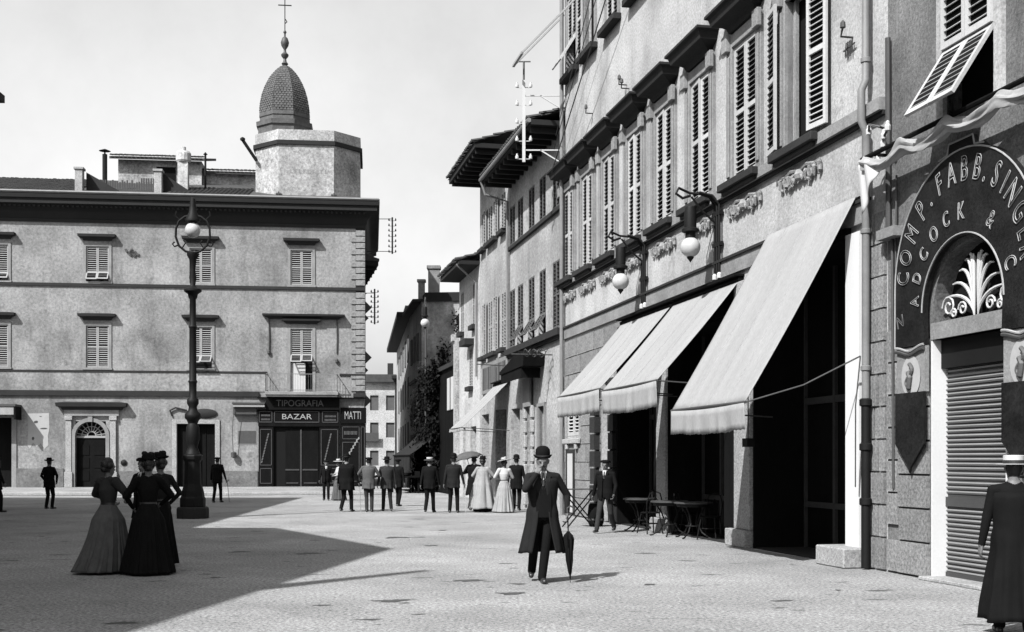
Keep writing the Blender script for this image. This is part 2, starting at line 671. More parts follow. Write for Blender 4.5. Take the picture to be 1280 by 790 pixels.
# ================================================================== SETTING
g = MB()
g.add([(-300, -120, 0), (300, -120, 0), (300, 480, 0), (-300, 480, 0)], [(0, 1, 2, 3)])
gr = tag(g.build('ground', 'paving'), 'pale stone paving of the piazza and the street', None, None, 'structure')
rgm = random.Random(21)
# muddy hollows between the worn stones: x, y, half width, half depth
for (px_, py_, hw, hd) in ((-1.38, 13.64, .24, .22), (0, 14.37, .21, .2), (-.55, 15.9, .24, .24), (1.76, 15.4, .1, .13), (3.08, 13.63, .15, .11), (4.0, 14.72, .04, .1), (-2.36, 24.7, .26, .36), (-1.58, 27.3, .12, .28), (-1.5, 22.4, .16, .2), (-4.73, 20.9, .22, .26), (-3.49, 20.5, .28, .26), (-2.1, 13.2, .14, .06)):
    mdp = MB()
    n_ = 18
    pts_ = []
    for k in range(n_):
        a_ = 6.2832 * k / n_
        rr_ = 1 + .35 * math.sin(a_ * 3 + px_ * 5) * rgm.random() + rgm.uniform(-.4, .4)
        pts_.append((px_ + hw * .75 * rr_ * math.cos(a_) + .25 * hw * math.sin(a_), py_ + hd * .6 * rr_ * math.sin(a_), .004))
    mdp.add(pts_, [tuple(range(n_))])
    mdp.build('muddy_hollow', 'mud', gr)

# ------------------------------------------------------------------ palazzo on the left, facing the piazza
LA = R(6.63)
LO = (-8.22, 66.7, 0)
# raised pavement in front of it
pv = MB()
pv.box(-26, 1.2, -11.5, .4, 0, .13)
pv_o = pv.build('pavement', 'paving', None, LO, bevel=.02, rz=LA)
tag(pv_o, 'raised pale pavement along the corner palazzo', None, None, 'structure')
kb = MB()
kb.box(-26, 1.25, -11.78, -11.5, 0, .145)
tag(kb.build('kerb', 'stone_light', None, LO, bevel=.02, rz=LA), 'pale stone kerb of the raised pavement', None, None, 'structure')

pal = thing('corner_palazzo', 'grey three-storey palazzo with closed shutters, dark cornice and a bazaar shop at its corner', 'building', LO, LA)
WU = [-19.58, -14.34, -8.87, -3.43]
holes = []
for u in WU:
    holes.append((u - .6, u + .6, 11.28, 13.18, .16))
    if u == -3.43:
        holes.append((u - .6, u + .6, 5.36, 8.84, .3))
    else:
        holes.append((u - .6, u + .6, 6.62, 8.88, .16))
for u in (-25.0,):
    holes += [(u - .6, u + .6, 11.28, 13.18, .16), (u - .6, u + .6, 6.62, 8.88, .16)]
holes += [(-21.6, -18.8, .13, 3.9, 1.2), (-15.5, -13.9, .13, 3.7, .45), (-9.21, -8.1, .13, 3.57, .5), (-10.15, -9.5, .13, 3.57, .3)]
w = MB()
wall_cells(w, -32, 0, .13, 14.5, holes)
body(w, -32, 0, 14, 0, 14.5)
w.add([(-32, 0, 0), (0, 0, 0), (0, 0, .13), (-32, 0, .13)], [(0, 1, 2, 3)])
w.build('wall', 'plaster_l', pal, fixn=False)
# cornice: coved, dark, with a row of small teeth
prof = [(0, 14.45), (.06, 14.45), (.08, 14.62), (.14, 14.66), (.2, 14.9), (.38, 15.15), (.62, 15.3), (.72, 15.32), (.72, 15.56), (.82, 15.6), (.86, 15.8), (.3, 15.9), (0, 15.9)]
cn = profile_sweep(prof, [(-32, 0, 0, -1), (0, 0, 1, -1), (0, 14, 1, 0)])
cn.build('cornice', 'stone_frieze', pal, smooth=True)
gt = profile_sweep([(.66, 15.86), (.8, 15.84), (.86, 15.92), (.8, 16.0), (.66, 15.98)], [(-32, 0, 0, -1), (0, 0, 1, -1), (0, 14, 1, 0)])
gt.build('gutter', 'zinc', pal)
m = MB()
for i in range(120):
    x = -29.8 + i * .25
    m.box(x, x + .11, -.6, -.4, 15.16, 15.26)
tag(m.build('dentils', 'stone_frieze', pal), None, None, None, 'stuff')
PP('string_course', 'stone_dark', pal, (-32, .06, -.08, .0, 11.0, 11.16))
PP('string_course', 'stone_dark', pal, (-32, -5.3, -.07, .0, 6.36, 6.46), (-1.35, .06, -.07, .0, 6.28, 6.38))
PP('string_course', 'stone_dark', pal, (-32, -5.75, -.12, .0, 5.08, 5.36), (-.6, .1, -.12, 0, 5.1, 5.3))
P('sill_band', 'plaster_l', pal, (-32, -5.4, -.035, 0, 5.36, 6.36))
PP('plinth', 'plinth', pal, (-32, -21.6, -.05, 0, .13, 1.15), (-18.8, -16.1, -.05, 0, .13, 1.15), (-13.2, -10.35, -.05, 0, .13, 1.0), (-7.8, -5.8, -.05, 0, .13, 1.0), bevel=.01)
# quoins
qlong = MB().box(-.72, .05, -.06, 0, .028, .317)
qshort = MB().box(-.46, .05, -.06, 0, .028, .317)
ql, qs_ = qlong.mesh('quoin', 'plaster_l'), qshort.mesh('quoin', 'plaster_l')
z = 5.4
i = 0
while z < 14.2:
    if not (10.85 < z + .17 < 11.25):
        obj('quoin', ql if i % 2 == 0 else qs_, pal, (0, 0, z))
    z += .345
    i += 1
P('corner_strip', 'stone_frieze', pal, (-.47, .03, -.022, 0, 5.3, 14.45))


def l_window(u, z0, z1, hood_w=.93, flap=0., hood=True, fang=-32):
    h = z1 - z0
    fr = MB()
    fr.box(u - .74, u - .6, -.05, .1, z0 - .02, z1 + .14)
    fr.box(u + .6, u + .74, -.05, .1, z0 - .02, z1 + .14)
    fr.box(u - .6, u + .6, -.047, .1, z1, z1 + .137)
    fr.build('window_frame', 'stone_trim', pal)
    P('window_sill', 'stone_trim', pal, (u - .78, u + .78, -.1, .1, z0 - .13, z0 - .02))
    for s in (0, 1):
        shutter_leaf(pal, u - .59 + s * .595, .06, z0, .585, h, 'shutter_far', 'joined', pitch=.115, flap=flap, st=.06, fang=fang - 4 * s)
    P('window_back', 'interior', pal, (u - .6, u + .6, .13, .16, z0, z1))
    if hood:
        hd = profile_sweep([(0, z1 + .3), (.1, z1 + .3), (.16, z1 + .42), (.34, z1 + .48), (.36, z1 + .62), (0, z1 + .68)], [(u - hood_w + .3, 0, -1, 0), (u - hood_w + .3, -.001, -1, -1), (u + hood_w - .3, -.001, 1, -1), (u + hood_w - .3, 0, 1, 0)])
        hd.build('window_hood', 'stone_dark', pal)


l_window(-25.0, 11.28, 13.18)
l_window(-25.0, 6.62, 8.88)
l_window(WU[0], 11.28, 13.18, flap=.2)
l_window(WU[1], 11.28, 13.18, flap=.26)
l_window(WU[2], 11.28, 13.18)
l_window(WU[3], 11.28, 13.18)
l_window(WU[0], 6.62, 8.88)
l_window(WU[1], 6.62, 8.88)
l_window(WU[2], 6.62, 8.88, flap=.3, fang=-52)
# balcony window over the shop
u = -3.43
fr = MB()
fr.box(u - .76, u - .6, -.05, .2, 5.4, 8.98)
fr.box(u + .6, u + .76, -.05, .2, 5.4, 8.98)
fr.box(u - .6, u + .6, -.047, .2, 8.84, 8.977)
fr.build('window_frame', 'stone_trim', pal)
for s in (0, 1):
    shutter_leaf(pal, u - .59 + s * .595, .06, 6.8, .585, 2.02, 'shutter_far', 'joined', pitch=.115, flap=.3, st=.06, fang=-44 - 5 * s)
P('window_back', 'interior', pal, (u - .6, u + .6, .22, .25, 6.2, 8.84))
P('balcony_door', 'white_paint', pal, (u - .58, u + .2, .1, .15, 5.38, 6.95))
hd = profile_sweep([(0, 9.12), (.1, 9.12), (.16, 9.2), (.3, 9.26), (.32, 9.36), (0, 9.4)], [(u - .75, 0, -1, 0), (u - .75, -.001, -1, -1), (u + .75, -.001, 1, -1), (u + .75, 0, 1, 0)])
hd.build('window_hood', 'stone_dark', pal)
hd = profile_sweep([(0, 9.38), (.12, 9.38), (.2, 9.46), (.42, 9.52), (.44, 9.62), (0, 9.68)], [(-5.1, 0, -1, 0), (-5.1, -.001, -1, -1), (-1.5, -.001, 1, -1), (-1.5, 0, 1, 0)])
hd.build('window_hood', 'stone_dark', pal)
for x in (-5.2, -1.5):
    m = MB()
    m.tube([(x, -.06, 9.4), (x + .02, -.06, 8.2), (x, -.05, 7.5)], .035, 6)
    m.lathe([(0.01, 0), (.09, .06), (.09, .2), (.03, .26)], 8, (x, -.08, 6.95 if x > -3 else 7.4))
    m.build('pipe', 'iron', pal)
# balcony with iron railing
P('balcony_slab', 'stone_trim', pal, (-5.35, -1.4, -.8, 0, 5.16, 5.34), (-5.3, -1.45, -.74, 0, 5.06, 5.16), bevel=.012)
rl = MB()
for (x0, y0, x1, y1) in ((-5.28, -.74, -1.47, -.74), (-5.28, -.74, -5.28, 0), (-1.47, -.74, -1.47, 0)):
    for z in (5.42, 6.3):
        rl.bar((x0, y0, z), (x1, y1, z), .035)
    n = int(math.hypot(x1 - x0, y1 - y0) / .14)
    for k in range(n + 1):
        t = k / n
        rl.bar((x0 + (x1 - x0) * t, y0 + (y1 - y0) * t, 5.34), (x0 + (x1 - x0) * t, y0 + (y1 - y0) * t, 6.3), .014)
rl.build('balcony_railing', 'zinc', pal)
# portal with arched door
for x in (-15.98, -13.65):
    po = MB()
    po.box(x, x + .3, -.14, 0, .95, 3.75)
    po.box(x - .06, x + .36, -.2, 0, .13, .95)
    po.box(x - .05, x + .35, -.19, 0, 3.75, 3.98)
    po.build('portal_pilaster', 'stone_light', pal, bevel=.012)
P('portal_entablature', 'stone_trim', pal, (-16.05, -13.2, -.16, 0, 3.985, 4.3))
hd = profile_sweep([(0, 4.3), (.16, 4.3), (.2, 4.42), (.42, 4.48), (.46, 4.68), (0, 4.76)], [(-16.0, 0, -1, 0), (-16.0, -.001, -1, -1), (-13.2, -.001, 1, -1), (-13.2, 0, 1, 0)])
hd.build('portal_hood', 'stone_dark', pal)
cx, cz = -14.7, 2.88
m = MB()
inner = [(cx - .8, .13)] + arc(cx, cz, .8, math.pi, 0, 16) + [(cx + .8, .13)]
outer = [(cx - .98, .13)] + arc(cx, cz, 1.0, math.pi, 0, 16) + [(cx + .98, .13)]
m.band(outer, inner, -.1, .4)
m.box(cx - .12, cx + .12, -.16, 0, 3.66, 3.95)
m.build('portal_arch', 'stone_trim', pal)
dm = MB().box(cx - .8, cx + .8, .26, .32, .13, 2.8)
dm.build('portal_door', 'dark_wood', pal)
pn = MB().box(-.28, .28, -.03, 0, -.28, .28).mesh('door_panel', 'shop_wood')
for ix in (-.4, .4):
    for z in (.65, 1.35, 2.05):
        obj('door_panel', pn, pal, (cx + ix, .262, z + .1))
fl = MB()
fl.box(cx - .8, cx + .8, .2, .3, 2.8, 2.92)
for k in range(9):
    a = math.pi * (k + .5) / 9
    fl.bar((cx + .2 * math.cos(a), .24, 2.92 + .2 * math.sin(a)), (cx + .78 * math.cos(a), .24, 2.9 + .78 * math.sin(a)), .04)
fl.tube([(x, .24, z) for x, z in arc(cx, 2.92, .22, 0, math.pi, 10)], .03, 6)
fl.tube([(x, .24, z) for x, z in arc(cx, 2.9, .52, 0, math.pi, 14)], .022, 6)
fl.build('fanlight', 'shutter_far', pal)
P('door_glass', 'interior', pal, (cx - .8, cx + .8, .33, .36, 2.8, 3.7))
# plain shop door behind the street lamp
m = MB()
m.box(-10.4, -10.15, -.07, .2, .13, 3.8)
m.box(-9.5, -9.21, -.07, .2, .13, 3.8)
m.box(-8.1, -7.84, -.07, .2, .13, 3.8)
m.box(-10.15, -9.5, -.067, .2, 3.57, 3.8)
m.box(-9.21, -8.1, -.067, .2, 3.57, 3.8)
m.build('shop_door_frame', 'stone_light', pal, bevel=.01)
P('shop_door', 'dark_wood', pal, (-9.21, -8.1, .32, .38, .13, 3.57), (-8.68, -8.63, .28, .32, .13, 3.57))
P('shop_door', 'dark_wood', pal, (-10.15, -9.5, .22, .28, .13, 3.57))
m = MB()
m.lathe([(.02, 0), (.55, .02), (.68, .05), (.5, .1), (.02, .12)], 20)
o = m.build('emblem_plaque', 'stone_dark', pal, (-8.65, 0, 4.15), smooth=True)
o.rotation_euler = (R(90), 0, 0)
o.scale = (1, .38, 1)
m = MB()
m.tube([(-10.4, -.06, 4.0), (-10.5, -.1, 4.3), (-10.2, -.1, 4.45), (-9.6, -.06, 4.3)], .05, 6)
m.build('scroll', 'stone_dark', pal)
# dark opening at the far left with its roller box
P('shop_opening_back', 'dark_wood', pal, (-21.6, -18.8, .9, .95, .13, 3.9))
P('door_jamb', 'stone_trim', pal, (-18.8, -18.55, -.06, .3, .13, 3.9))
# ------------ roof
rf = MB()
rf.add([(-32, -.8, 15.92), (.85, -.8, 15.92), (.85, 14, 15.92), (-8, 7.2, 18.4), (-32, 7.2, 18.4)], [(0, 1, 3, 4), (1, 2, 3)])
rf.add([(-32, 7.2, 18.4), (-8, 7.2, 18.4), (.85, 14, 15.92), (-32, 14, 15.92)], [(0, 1, 2, 3)])
roof = rf.build('roof', 'roof_tile', pal)
ct = MB()
coppi(ct, -25, -15.2, -.72, 6.9, 15.96, 18.32)
coppi(ct, -10.6, -6.1, -.72, 3.6, 15.96, 17.3)
tag(ct.build('roof_tiles', 'roof_tile', roof, fixn=False), None, None, None, 'stuff')
# terrace piers, fence boards, side walls
for x in (-15.45, -11.3):
    P('terrace_pier', 'stone_light', pal, (x, x + .4, -.35, .1, 16.0, 17.25), (x - .06, x + .46, -.41, .16, 17.25, 17.38), bevel=.015)
m = MB()
m.prism([(-15.0, 16.0), (-13.2, 16.0), (-13.2, 16.25), (-15.0, 17.25)], .3, .42)
m.build('terrace_wall', 'stone_dark', pal)
m = MB()
m.prism([(-10.9, 16.0), (-9.2, 16.0), (-9.2, 16.15), (-10.9, 17.25)], .1, .22)
m.build('terrace_wall', 'stone_dark', pal)
bd = MB().box(-.045, .045, -.02, .02, 0, 1.0).mesh('fence_board', 'shop_wood_trim')
for k in range(28):
    o = obj('fence_board', bd, pal, (-14.95 + k * .128, .6 + random.uniform(0, .05), 16.0))
    o.scale = (1, 1, .78 + .3 * (1 if k > 21 else random.random() * .6))
P('terrace_floor', 'roof_tile', pal, (-15.1, -10.9, 0.0, 6, 15.93, 16.0))
# rooftop room with tiled roof
PP('roof_room', 'plaster_drum', pal, (-14.4, -9.6, 5.6, 9.5, 16.2, 19.3), (-9.6, -5.6, 6.2, 9.5, 16.2, 18.9))
P('roof_room_door', 'dark_wood', pal, (-12.2, -11.1, 5.55, 5.6, 16.8, 18.9))
m = MB()
m.add([(-14.8, 5.1, 19.2), (-9.3, 5.1, 19.2), (-9.3, 9.9, 20.4), (-14.8, 9.9, 20.4), (-14.8, 5.1, 19.35), (-9.3, 5.1, 19.35), (-9.3, 9.9, 20.55), (-14.8, 9.9, 20.55)], [(0, 3, 2, 1), (4, 5, 6, 7), (0, 1, 5, 4), (1, 2, 6, 5), (3, 0, 4, 7)])
m.add([(-9.6, 5.8, 18.65), (-5.4, 5.8, 18.65), (-5.4, 9.9, 19.6), (-9.6, 9.9, 19.6), (-9.6, 5.8, 18.8), (-5.4, 5.8, 18.8), (-5.4, 9.9, 19.75), (-9.6, 9.9, 19.75)], [(0, 3, 2, 1), (4, 5, 6, 7), (0, 1, 5, 4), (1, 2, 6, 5), (3, 0, 4, 7)])
coppi(m, -14.8, -9.3, 5.0, 7.2, 19.36, 19.92)
coppi(m, -9.6, -5.4, 5.7, 7.4, 18.82, 19.2)
m.build('roof_room_roof', 'roof_tile', pal, fixn=False)
# chimneys and flues
m = MB()
m.box(-10.3, -9.75, 1.2, 1.75, 16.2, 18.2)
m.lathe([(.36, 0), (.42, .1), (.42, .5), (.34, .62), (.14, .66), (.14, .86), (.02, .88)], 14, (-10.02, 1.47, 18.2))
m.build('chimney', 'plaster_white', pal)
m = MB()
m.tube([(-14.15, .9, 16.0), (-14.15, .9, 18.4)], .13, 10)
m.lathe([(.05, 0), (.32, .03), (.05, .14)], 10, (-14.15, .9, 18.55))
m.tube([(-14.15, .9, 18.4), (-14.15, .9, 18.6)], .05, 6)
m.build('flue_pipe', 'black_iron', pal)
m = MB()
m.tube([(-8.95, 2.4, 16.5), (-8.95, 2.4, 18.9)], .06, 8)
m.lathe([(.02, 0), (.13, .02), (.02, .15)], 8, (-8.95, 2.4, 18.9))
m.build('flue_pipe', 'black_iron', pal)
m = MB()
m.tube([(-6.0, 1.4, 18.4), (-6.75, 1.2, 19.5)], .09, 8)
m.lathe([(.09, 0), (.14, .03), (.14, .14), (.05, .2)], 8, (-6.75, 1.2, 19.45))
m.build('flue_pipe', 'black_iron', pal)

# ------------ shop front at the corner
sh = thing('bazaar_shopfront', 'black wooden bazaar shopfront with lettered fascias at the corner of the palazzo', 'shop front', LO, LA)
P('fascia', 'shop_wood', sh, (-5.35, -1.35, -.34, -.13, 4.36, 5.04), (-5.8, .1, -.26, 0, 4.99, 5.055))
P('fascia', 'shop_wood', sh, (-5.77, -1.35, -.22, 0, 3.45, 4.36))
P('fascia', 'shop_wood', sh, (-1.3, .12, -.2, 0, 3.62, 4.5))
for (x0, x1, z0, z1) in ((-4.9, -2.45, 3.66, 4.28), (-5.72, -5.0, 3.66, 4.28), (-2.3, -1.42, 3.66, 4.28)):
    m = MB()
    for b in ((x0, x1, z1 - .04, z1), (x0, x1, z0, z0 + .05), (x0, x0 + .04, z0, z1), (x1 - .04, x1, z0, z1)):
        m.box(b[0], b[1], -.245, -.22, b[2], b[3])
    m.build('fascia_moulding', 'shop_wood_trim', sh)
for (x0, x1) in ((-5.75, -4.95), (-2.45, -1.35)):
    P('shop_pilaster', 'shop_wood', sh, (x0, x1, -.18, 0, .13, 3.45))
    m = MB()
    for (z0, z1) in ((.3, 1.15), (1.3, 3.3)):
        for b in ((x0 + .08, x1 - .08, z1 - .04, z1), (x0 + .08, x1 - .08, z0, z0 + .04), (x0 + .08, x0 + .12, z0, z1), (x1 - .12, x1 - .08, z0, z1)):
            m.box(b[0], b[1], -.2, -.18, b[2], b[3])
    m.build('panel_moulding', 'shop_wood_trim', sh)
P('shop_window', 'interior', sh, (-4.95, -2.45, -.02, -.005, .13, 3.45))
P('shop_door', 'dark_wood', sh, (-4.3, -2.5, -.06, -.025, .13, 3.3))
P('shop_door_rail', 'shop_wood_trim', sh, (-3.5, -3.42, -.09, -.06, .13, 3.3), (-4.3, -3.55, -.085, -.06, 1.02, 1.1), (-3.37, -2.55, -.085, -.06, 1.02, 1.1), (-3.3, -2.6, -.085, -.06, .3, .36), (-4.25, -3.6, -.085, -.06, .3, .36))
P('corner_panel', 'shop_wood', sh, (-1.3, .1, -.16, 0, .13, 3.6))
m = MB()
for (x0, x1, z0, z1) in ((-1.2, -.25, 2.75, 3.45), (-1.2, -.25, .4, 2.6), (-.18, .04, .4, 3.45)):
    for b in ((x0, x1, z1 - .04, z1), (x0, x1, z0, z0 + .04), (x0, x0 + .04, z0, z1), (x1 - .04, x1, z0, z1)):
        m.box(b[0], b[1], -.18, -.16, b[2], b[3])
m.build('panel_moulding', 'shop_wood_trim', sh)
text('TIPOGRAFIA', .5, 'letter_dim', sh, -3.5, -.35, 4.7, sx=.92)
text('BAZAR', .42, 'letter', sh, -3.68, -.25, 3.97, sx=1.25)
text('MATTI', .62, 'letter', sh, -.62, -.21, 4.05, sx=.52)
for k in range(5):
    MBt = MB().box(-.09, .09, -.012, 0, -.02, .02)
m = MB()
for i in range(9):                      # unreadable small lines of lettering
    for j in range(2):
        m.box(-5.6 + i * .055, -5.57 + i * .055, -.235, -.22, 3.78 + j * .22, 3.88 + j * .22)
        m.box(-2.15 + i * .07, -2.11 + i * .07, -.235, -.22, 3.76 + j * .2, 3.86 + j * .2)
for i in range(10):
    m.box(-1.1 + i * .075, -1.06 + i * .075, -.185, -.17, 3.0, 3.2)
m.build('small_lettering', 'letter_dim', sh)
for (x, z0) in ((-5.4, 1.5), (-2.0, 1.5)):
    m = MB()
    for i in range(11):
        m.obox((x + (i - 5) * .035, -.19, z0 + i * .15), (.13, .012, .07), Matrix.Rotation(R(-70), 3, 'Y'))
    m.build('slanted_lettering', 'letter_dim', sh)
m = MB()
for i in range(8):
    c = (-1.05 + i * .1, -.175, 1.55 + i * .17)
    m.obox(c, (.2, .012, .05), Matrix.Rotation(R(-28), 3, 'Y'))
    m.obox((c[0] + .04, c[1], c[2] + .06), (.05, .012, .13), Matrix.Rotation(R(30), 3, 'Y'))
m.build('slanted_lettering', 'letter', sh)
# ------------ small things on that facade
pb = thing('shop_canopy', 'small pale canopy board over the dark doorway at the left edge', 'canopy', LO, LA)
P('canopy_board', 'canvas', pb, (-21.6, -18.4, -1.1, -1.06, 4.0, 4.42))
P('canopy_roof', 'iron', pb, (-21.6, -18.3, -1.15, 0, 4.44, 4.56))
P('canopy_end', 'dark_wood', pb, (-18.38, -18.3, -1.12, 0, 3.75, 4.43))
m = MB()
m.prism([(-18.0, 4.1), (-16.87, 4.13), (-16.85, 3.3), (-16.93, 2.9), (-16.9, 2.4), (-17.1, 2.2), (-17.3, 2.5), (-17.5, 2.3), (-17.7, 2.55), (-17.85, 2.2), (-18.0, 2.4), (-17.95, 3.2)], -.012, 0)
o = tag(m.build('wall_poster', 'paper', None, LO, rz=LA), 'large torn white poster on the wall left of the arched portal', 'poster')
for (x, z, sx, sz) in ((-17.55, 3.65, .3, .18), (-17.15, 3.3, .42, .12), (-17.7, 2.75, .16, .2), (-17.3, 3.95, .2, .05)):
    m = MB()
    n_ = 9
    m.prism([(x + sx / 2 * math.cos(6.283 * k / n_) * random.uniform(.6, 1.1), z + sz / 2 * math.sin(6.283 * k / n_) * random.uniform(.6, 1.1)) for k in range(n_)], -.016, -.0125)
    m.build('poster_stain', 'letter_dark', o)
m = MB().box(-6.9, -5.85, -.014, 0, 2.45, 4.05)
o = tag(m.build('wall_poster', 'paper_grey', None, LO, rz=LA), 'grey two-part bill pasted beside the bazaar shopfront', 'poster')
m = MB()
m.box(-6.85, -5.9, -.02, -.0145, 2.5, 3.2)
m.build('poster_print', 'letter_dark', o)
aw = thing('rolled_awning', 'narrow rolled-up awning box left of the bazaar shopfront', 'awning', LO, LA)
P('roller', 'canvas', aw, (-7.1, -5.4, -.5, -.2, 4.5, 4.64))
P('roller_box', 'iron', aw, (-7.15, -5.38, -.55, 0, 4.66, 4.74), (-7.1, -5.85, -.3, 0, 4.1, 4.48))
m = MB()
m.tube([(-7.05, -.4, 4.5), (-7.15, -.35, 3.0), (-7.1, -.2, 1.95)], .018, 6)
m.lathe([(.02, 0), (.14, .05), (.16, .3), (.04, .36)], 8, (-7.08, -.2, 1.7))
m.build('pull_cord', 'iron', aw)
ws = MB()
for (x, z, r) in ((-12.05, 2.1, .2), (-7.6, .9, .12)):
    pass
sp = MB().lathe([(.02, 0), (.15, .01), (.17, .04), (.12, .06), (.02, .1)], 14)
o = sp.build('hole_cover', 'black_iron', pal, (-12.95, 0, 1.45), smooth=True)
o.rotation_euler = (R(90), 0, 0)
m = MB()
for k in range(14):
    a = random.random() * 6.28
    r = random.random() * .25
    m.obox((math.cos(a) * r * 1.5, -.03, math.sin(a) * r), (.2, .08, .12), Matrix.Rotation(random.random() * 3, 3, 'Y'))
m.build('wall_vent', 'iron', pal, (-12.55, 0, 12.9))

# ------------------------------------------------------------------ octagonal turret with dome and cross
tu = thing('domed_turret', 'eight-sided turret with ribbed brick dome and iron cross above the palazzo cornice', 'turret', LO, LA)
poly = [(-6.1, 1.85), (-4.72, .5), (-1.68, .5), (-.25, 1.85), (-.25, 5.6), (-6.1, 5.6)]


def scale_poly(p, d):
    c = (sum(a for a, _ in p) / len(p), sum(b for _, b in p) / len(p))
    return [(c[0] + (a - c[0]) * (1 + d), c[1] + (b - c[1]) * (1 + d)) for a, b in p]


m = MB()
m.prismz(poly, 15.6, 19.15)
m.build('drum', 'plaster_drum', tu)
MB().prismz(scale_poly(poly, .045), 19.15, 19.38).build('drum_cornice', 'stone_frieze', tu)
MB().prismz(scale_poly(poly, .012), 19.38, 19.98).build('parapet', 'plaster_b', tu)
m = MB()
for x in (-6.1, -4.72, -1.68, -.25):
    y = .5 if x in (-4.72, -1.68) else 1.85
    m.box(x - .16, x + .16, y - .06, y + .06, 16.35, 16.42)
    m.tube([(x, y - .05, 16.3), (x, y - .05, 16.5)], .03, 6)
m.build('wall_tie', 'iron', tu)
m = MB()
for i in range(9):
    m.box(-4.1 + i * .24, -4.02 + i * .24, .492, .502, 17.55, 17.78)
    m.box(-4.02 + i * .24, -3.94 + i * .24, .4925, .502, 17.55 + .18 * (i % 2), 17.6 + .18 * (i % 2))
m.build('worn_lettering', 'stone_trim', tu)
dc = (-4.55, 3.0, 0)
m = MB()
m.lathe([(1.58, 19.9), (1.58, 20.55), (1.68, 20.6), (1.7, 20.85), (1.5, 20.9), (1.47, 21.1), (1.52, 21.16), (1.5, 21.4), (1.4, 21.46)], 8, dc, rot=R(22.5))
m.build('dome_base', 'dome_tile', tu)


def dome_r(t):                          # t 0 at springing, 1 at apex: pointed profile
    return 1.42 * (1 - t ** 2.1) ** .78 + .06


m = MB()
m.lathe([(dome_r(t) - .03, 21.4 + 2.95 * t) for t in [k / 12 for k in range(13)]], 8, dc, rot=R(22.5))
dome = m.build('dome', 'dome_tile', tu)
m = MB()
NC = 22
for c in range(NC):
    t = c / NC
    z0, z1 = 21.4 + 2.95 * t, 21.4 + 2.95 * min(1, (c + 1.25) / NC)
    r0, r1 = dome_r(t), dome_r(min(1, (c + 1.25) / NC))
    for s in range(8):
        a0, a1 = R(22.5 + 45 * s), R(22.5 + 45 * (s + 1))
        p0, p1 = Vector((math.cos(a0), math.sin(a0), 0)), Vector((math.cos(a1), math.sin(a1), 0))
        nt_ = max(1, int(r0 * .77 / .17))
        off = .5 / nt_ if c % 2 else 0
        for k in range(nt_ + (1 if off else 0)):
            b0, b1 = max(0, k / nt_ - off) + .015, min(1, (k + 1) / nt_ - off) - .015
            if b1 - b0 < .03:
                continue
            q0, q1 = p0.lerp(p1, b0), p0.lerp(p1, b1)
            j = random.uniform(0, .02)
            ctr = Vector(dc)
            vs = [ctr + q0 * (r0 + .03 + j) + Vector((0, 0, z0)), ctr + q1 * (r0 + .03 + j) + Vector((0, 0, z0)), ctr + q1 * (r1 + .005) + Vector((0, 0, z1)), ctr + q0 * (r1 + .005) + Vector((0, 0, z1)), ctr + q0 * (r0 - .02) + Vector((0, 0, z0)), ctr + q1 * (r0 - .02) + Vector((0, 0, z0))]
            m.add(vs, [(0, 1, 2, 3), (0, 4, 5, 1)])
tag(m.build('dome_tiles', 'dome_tile', dome, fixn=False), None, None, None, 'stuff')
m = MB()
m.lathe([(.1, 24.3), (.2, 24.42), (.1, 24.55), (.08, 24.7), (.2, 24.85), (.22, 24.95), (.08, 25.1), (.07, 25.25), (.2, 25.45), (.24, 25.65), (.16, 25.9), (.05, 26.0), (.05, 26.15), (.1, 26.25), (.04, 26.35), (.02, 26.4)], 12, dc)
m.build('finial', 'iron', tu, smooth=True)
m = MB()
x, y, _ = dc
m.bar((x, y, 26.3), (x, y, 28.2), .05)
m.bar((x - .38, y, 27.8), (x + .38, y, 27.8), .05)
m.tube([(x, y, 26.75), (x + .12, y, 26.85), (x + .02, y, 27.0)], .03, 6)
m.build('cross', 'black_iron', tu)

# ------------------------------------------------------------------ dark houses out of the sun on the left of the piazza (they cast the great shadow)
lb = thing('shadow_side_house', 'plain plastered house whose dark eave tip shows at the upper left edge', 'building', (-17.62, 40.4, 0), 0)
m = MB()
m.prismz([(0, 0), (-12.4, 0), (-12.4, -22.6), (1.37, -22.6)], 0, 13.7)
m.build('wall', 'plaster_b', lb)
m = MB()
m.prismz([(.42, .3), (-12.8, .3), (-12.8, -22.6), (1.8, -22.6)], 13.7, 13.95)
m.prismz([(-1, -2), (-11, -2), (-11, -22.6), (.5, -22.6)], 13.95, 14.4)
m.build('roof', 'soffit', lb)
wn_ = MB()
wn_.box(-.02, .02, -.6, .6, 0, 2.2)
wme = wn_.mesh('window', 'shutter_far')
for zz in (5.2, 9.6):
    for k in range(6):
        yy = -2.5 - k * 3.6
        o = obj('window', wme, lb, (1.37 * -yy / 22.6 + .03, yy, zz))
        o.rotation_euler[2] = R(3.5)
lc = thing('shadow_side_palazzo', 'tall plain house on the shaded left side of the piazza', 'building', (-10.9, 11.2, 0), 0)
m = MB()
m.prismz([(0, 0), (-3.4, 6.6), (-19, 6.6), (-19, -22), (-2.9, -22)], 0, 13.7)
m.build('wall', 'plaster_b', lc)
m = MB()
m.prismz([(.4, 0), (-3.0, 6.64), (-19, 6.64), (-19, -22), (-2.5, -22)], 13.7, 14.0)
m.build('roof', 'soffit', lc)
m = MB()
m.tube([(-.6, -6.7, 14), (-.6, -6.7, 17.2)], [.22, .1], 8)
m.build('flue_pipe', 'iron', lc)
for zz in (5.2, 9.6):
    for k in range(5):
        yy = -2.5 - k * 3.8
        o = obj('window', wme, lc, (2.9 * yy / 22 + .03, yy, zz))
        o.rotation_euler[2] = R(-7.5)
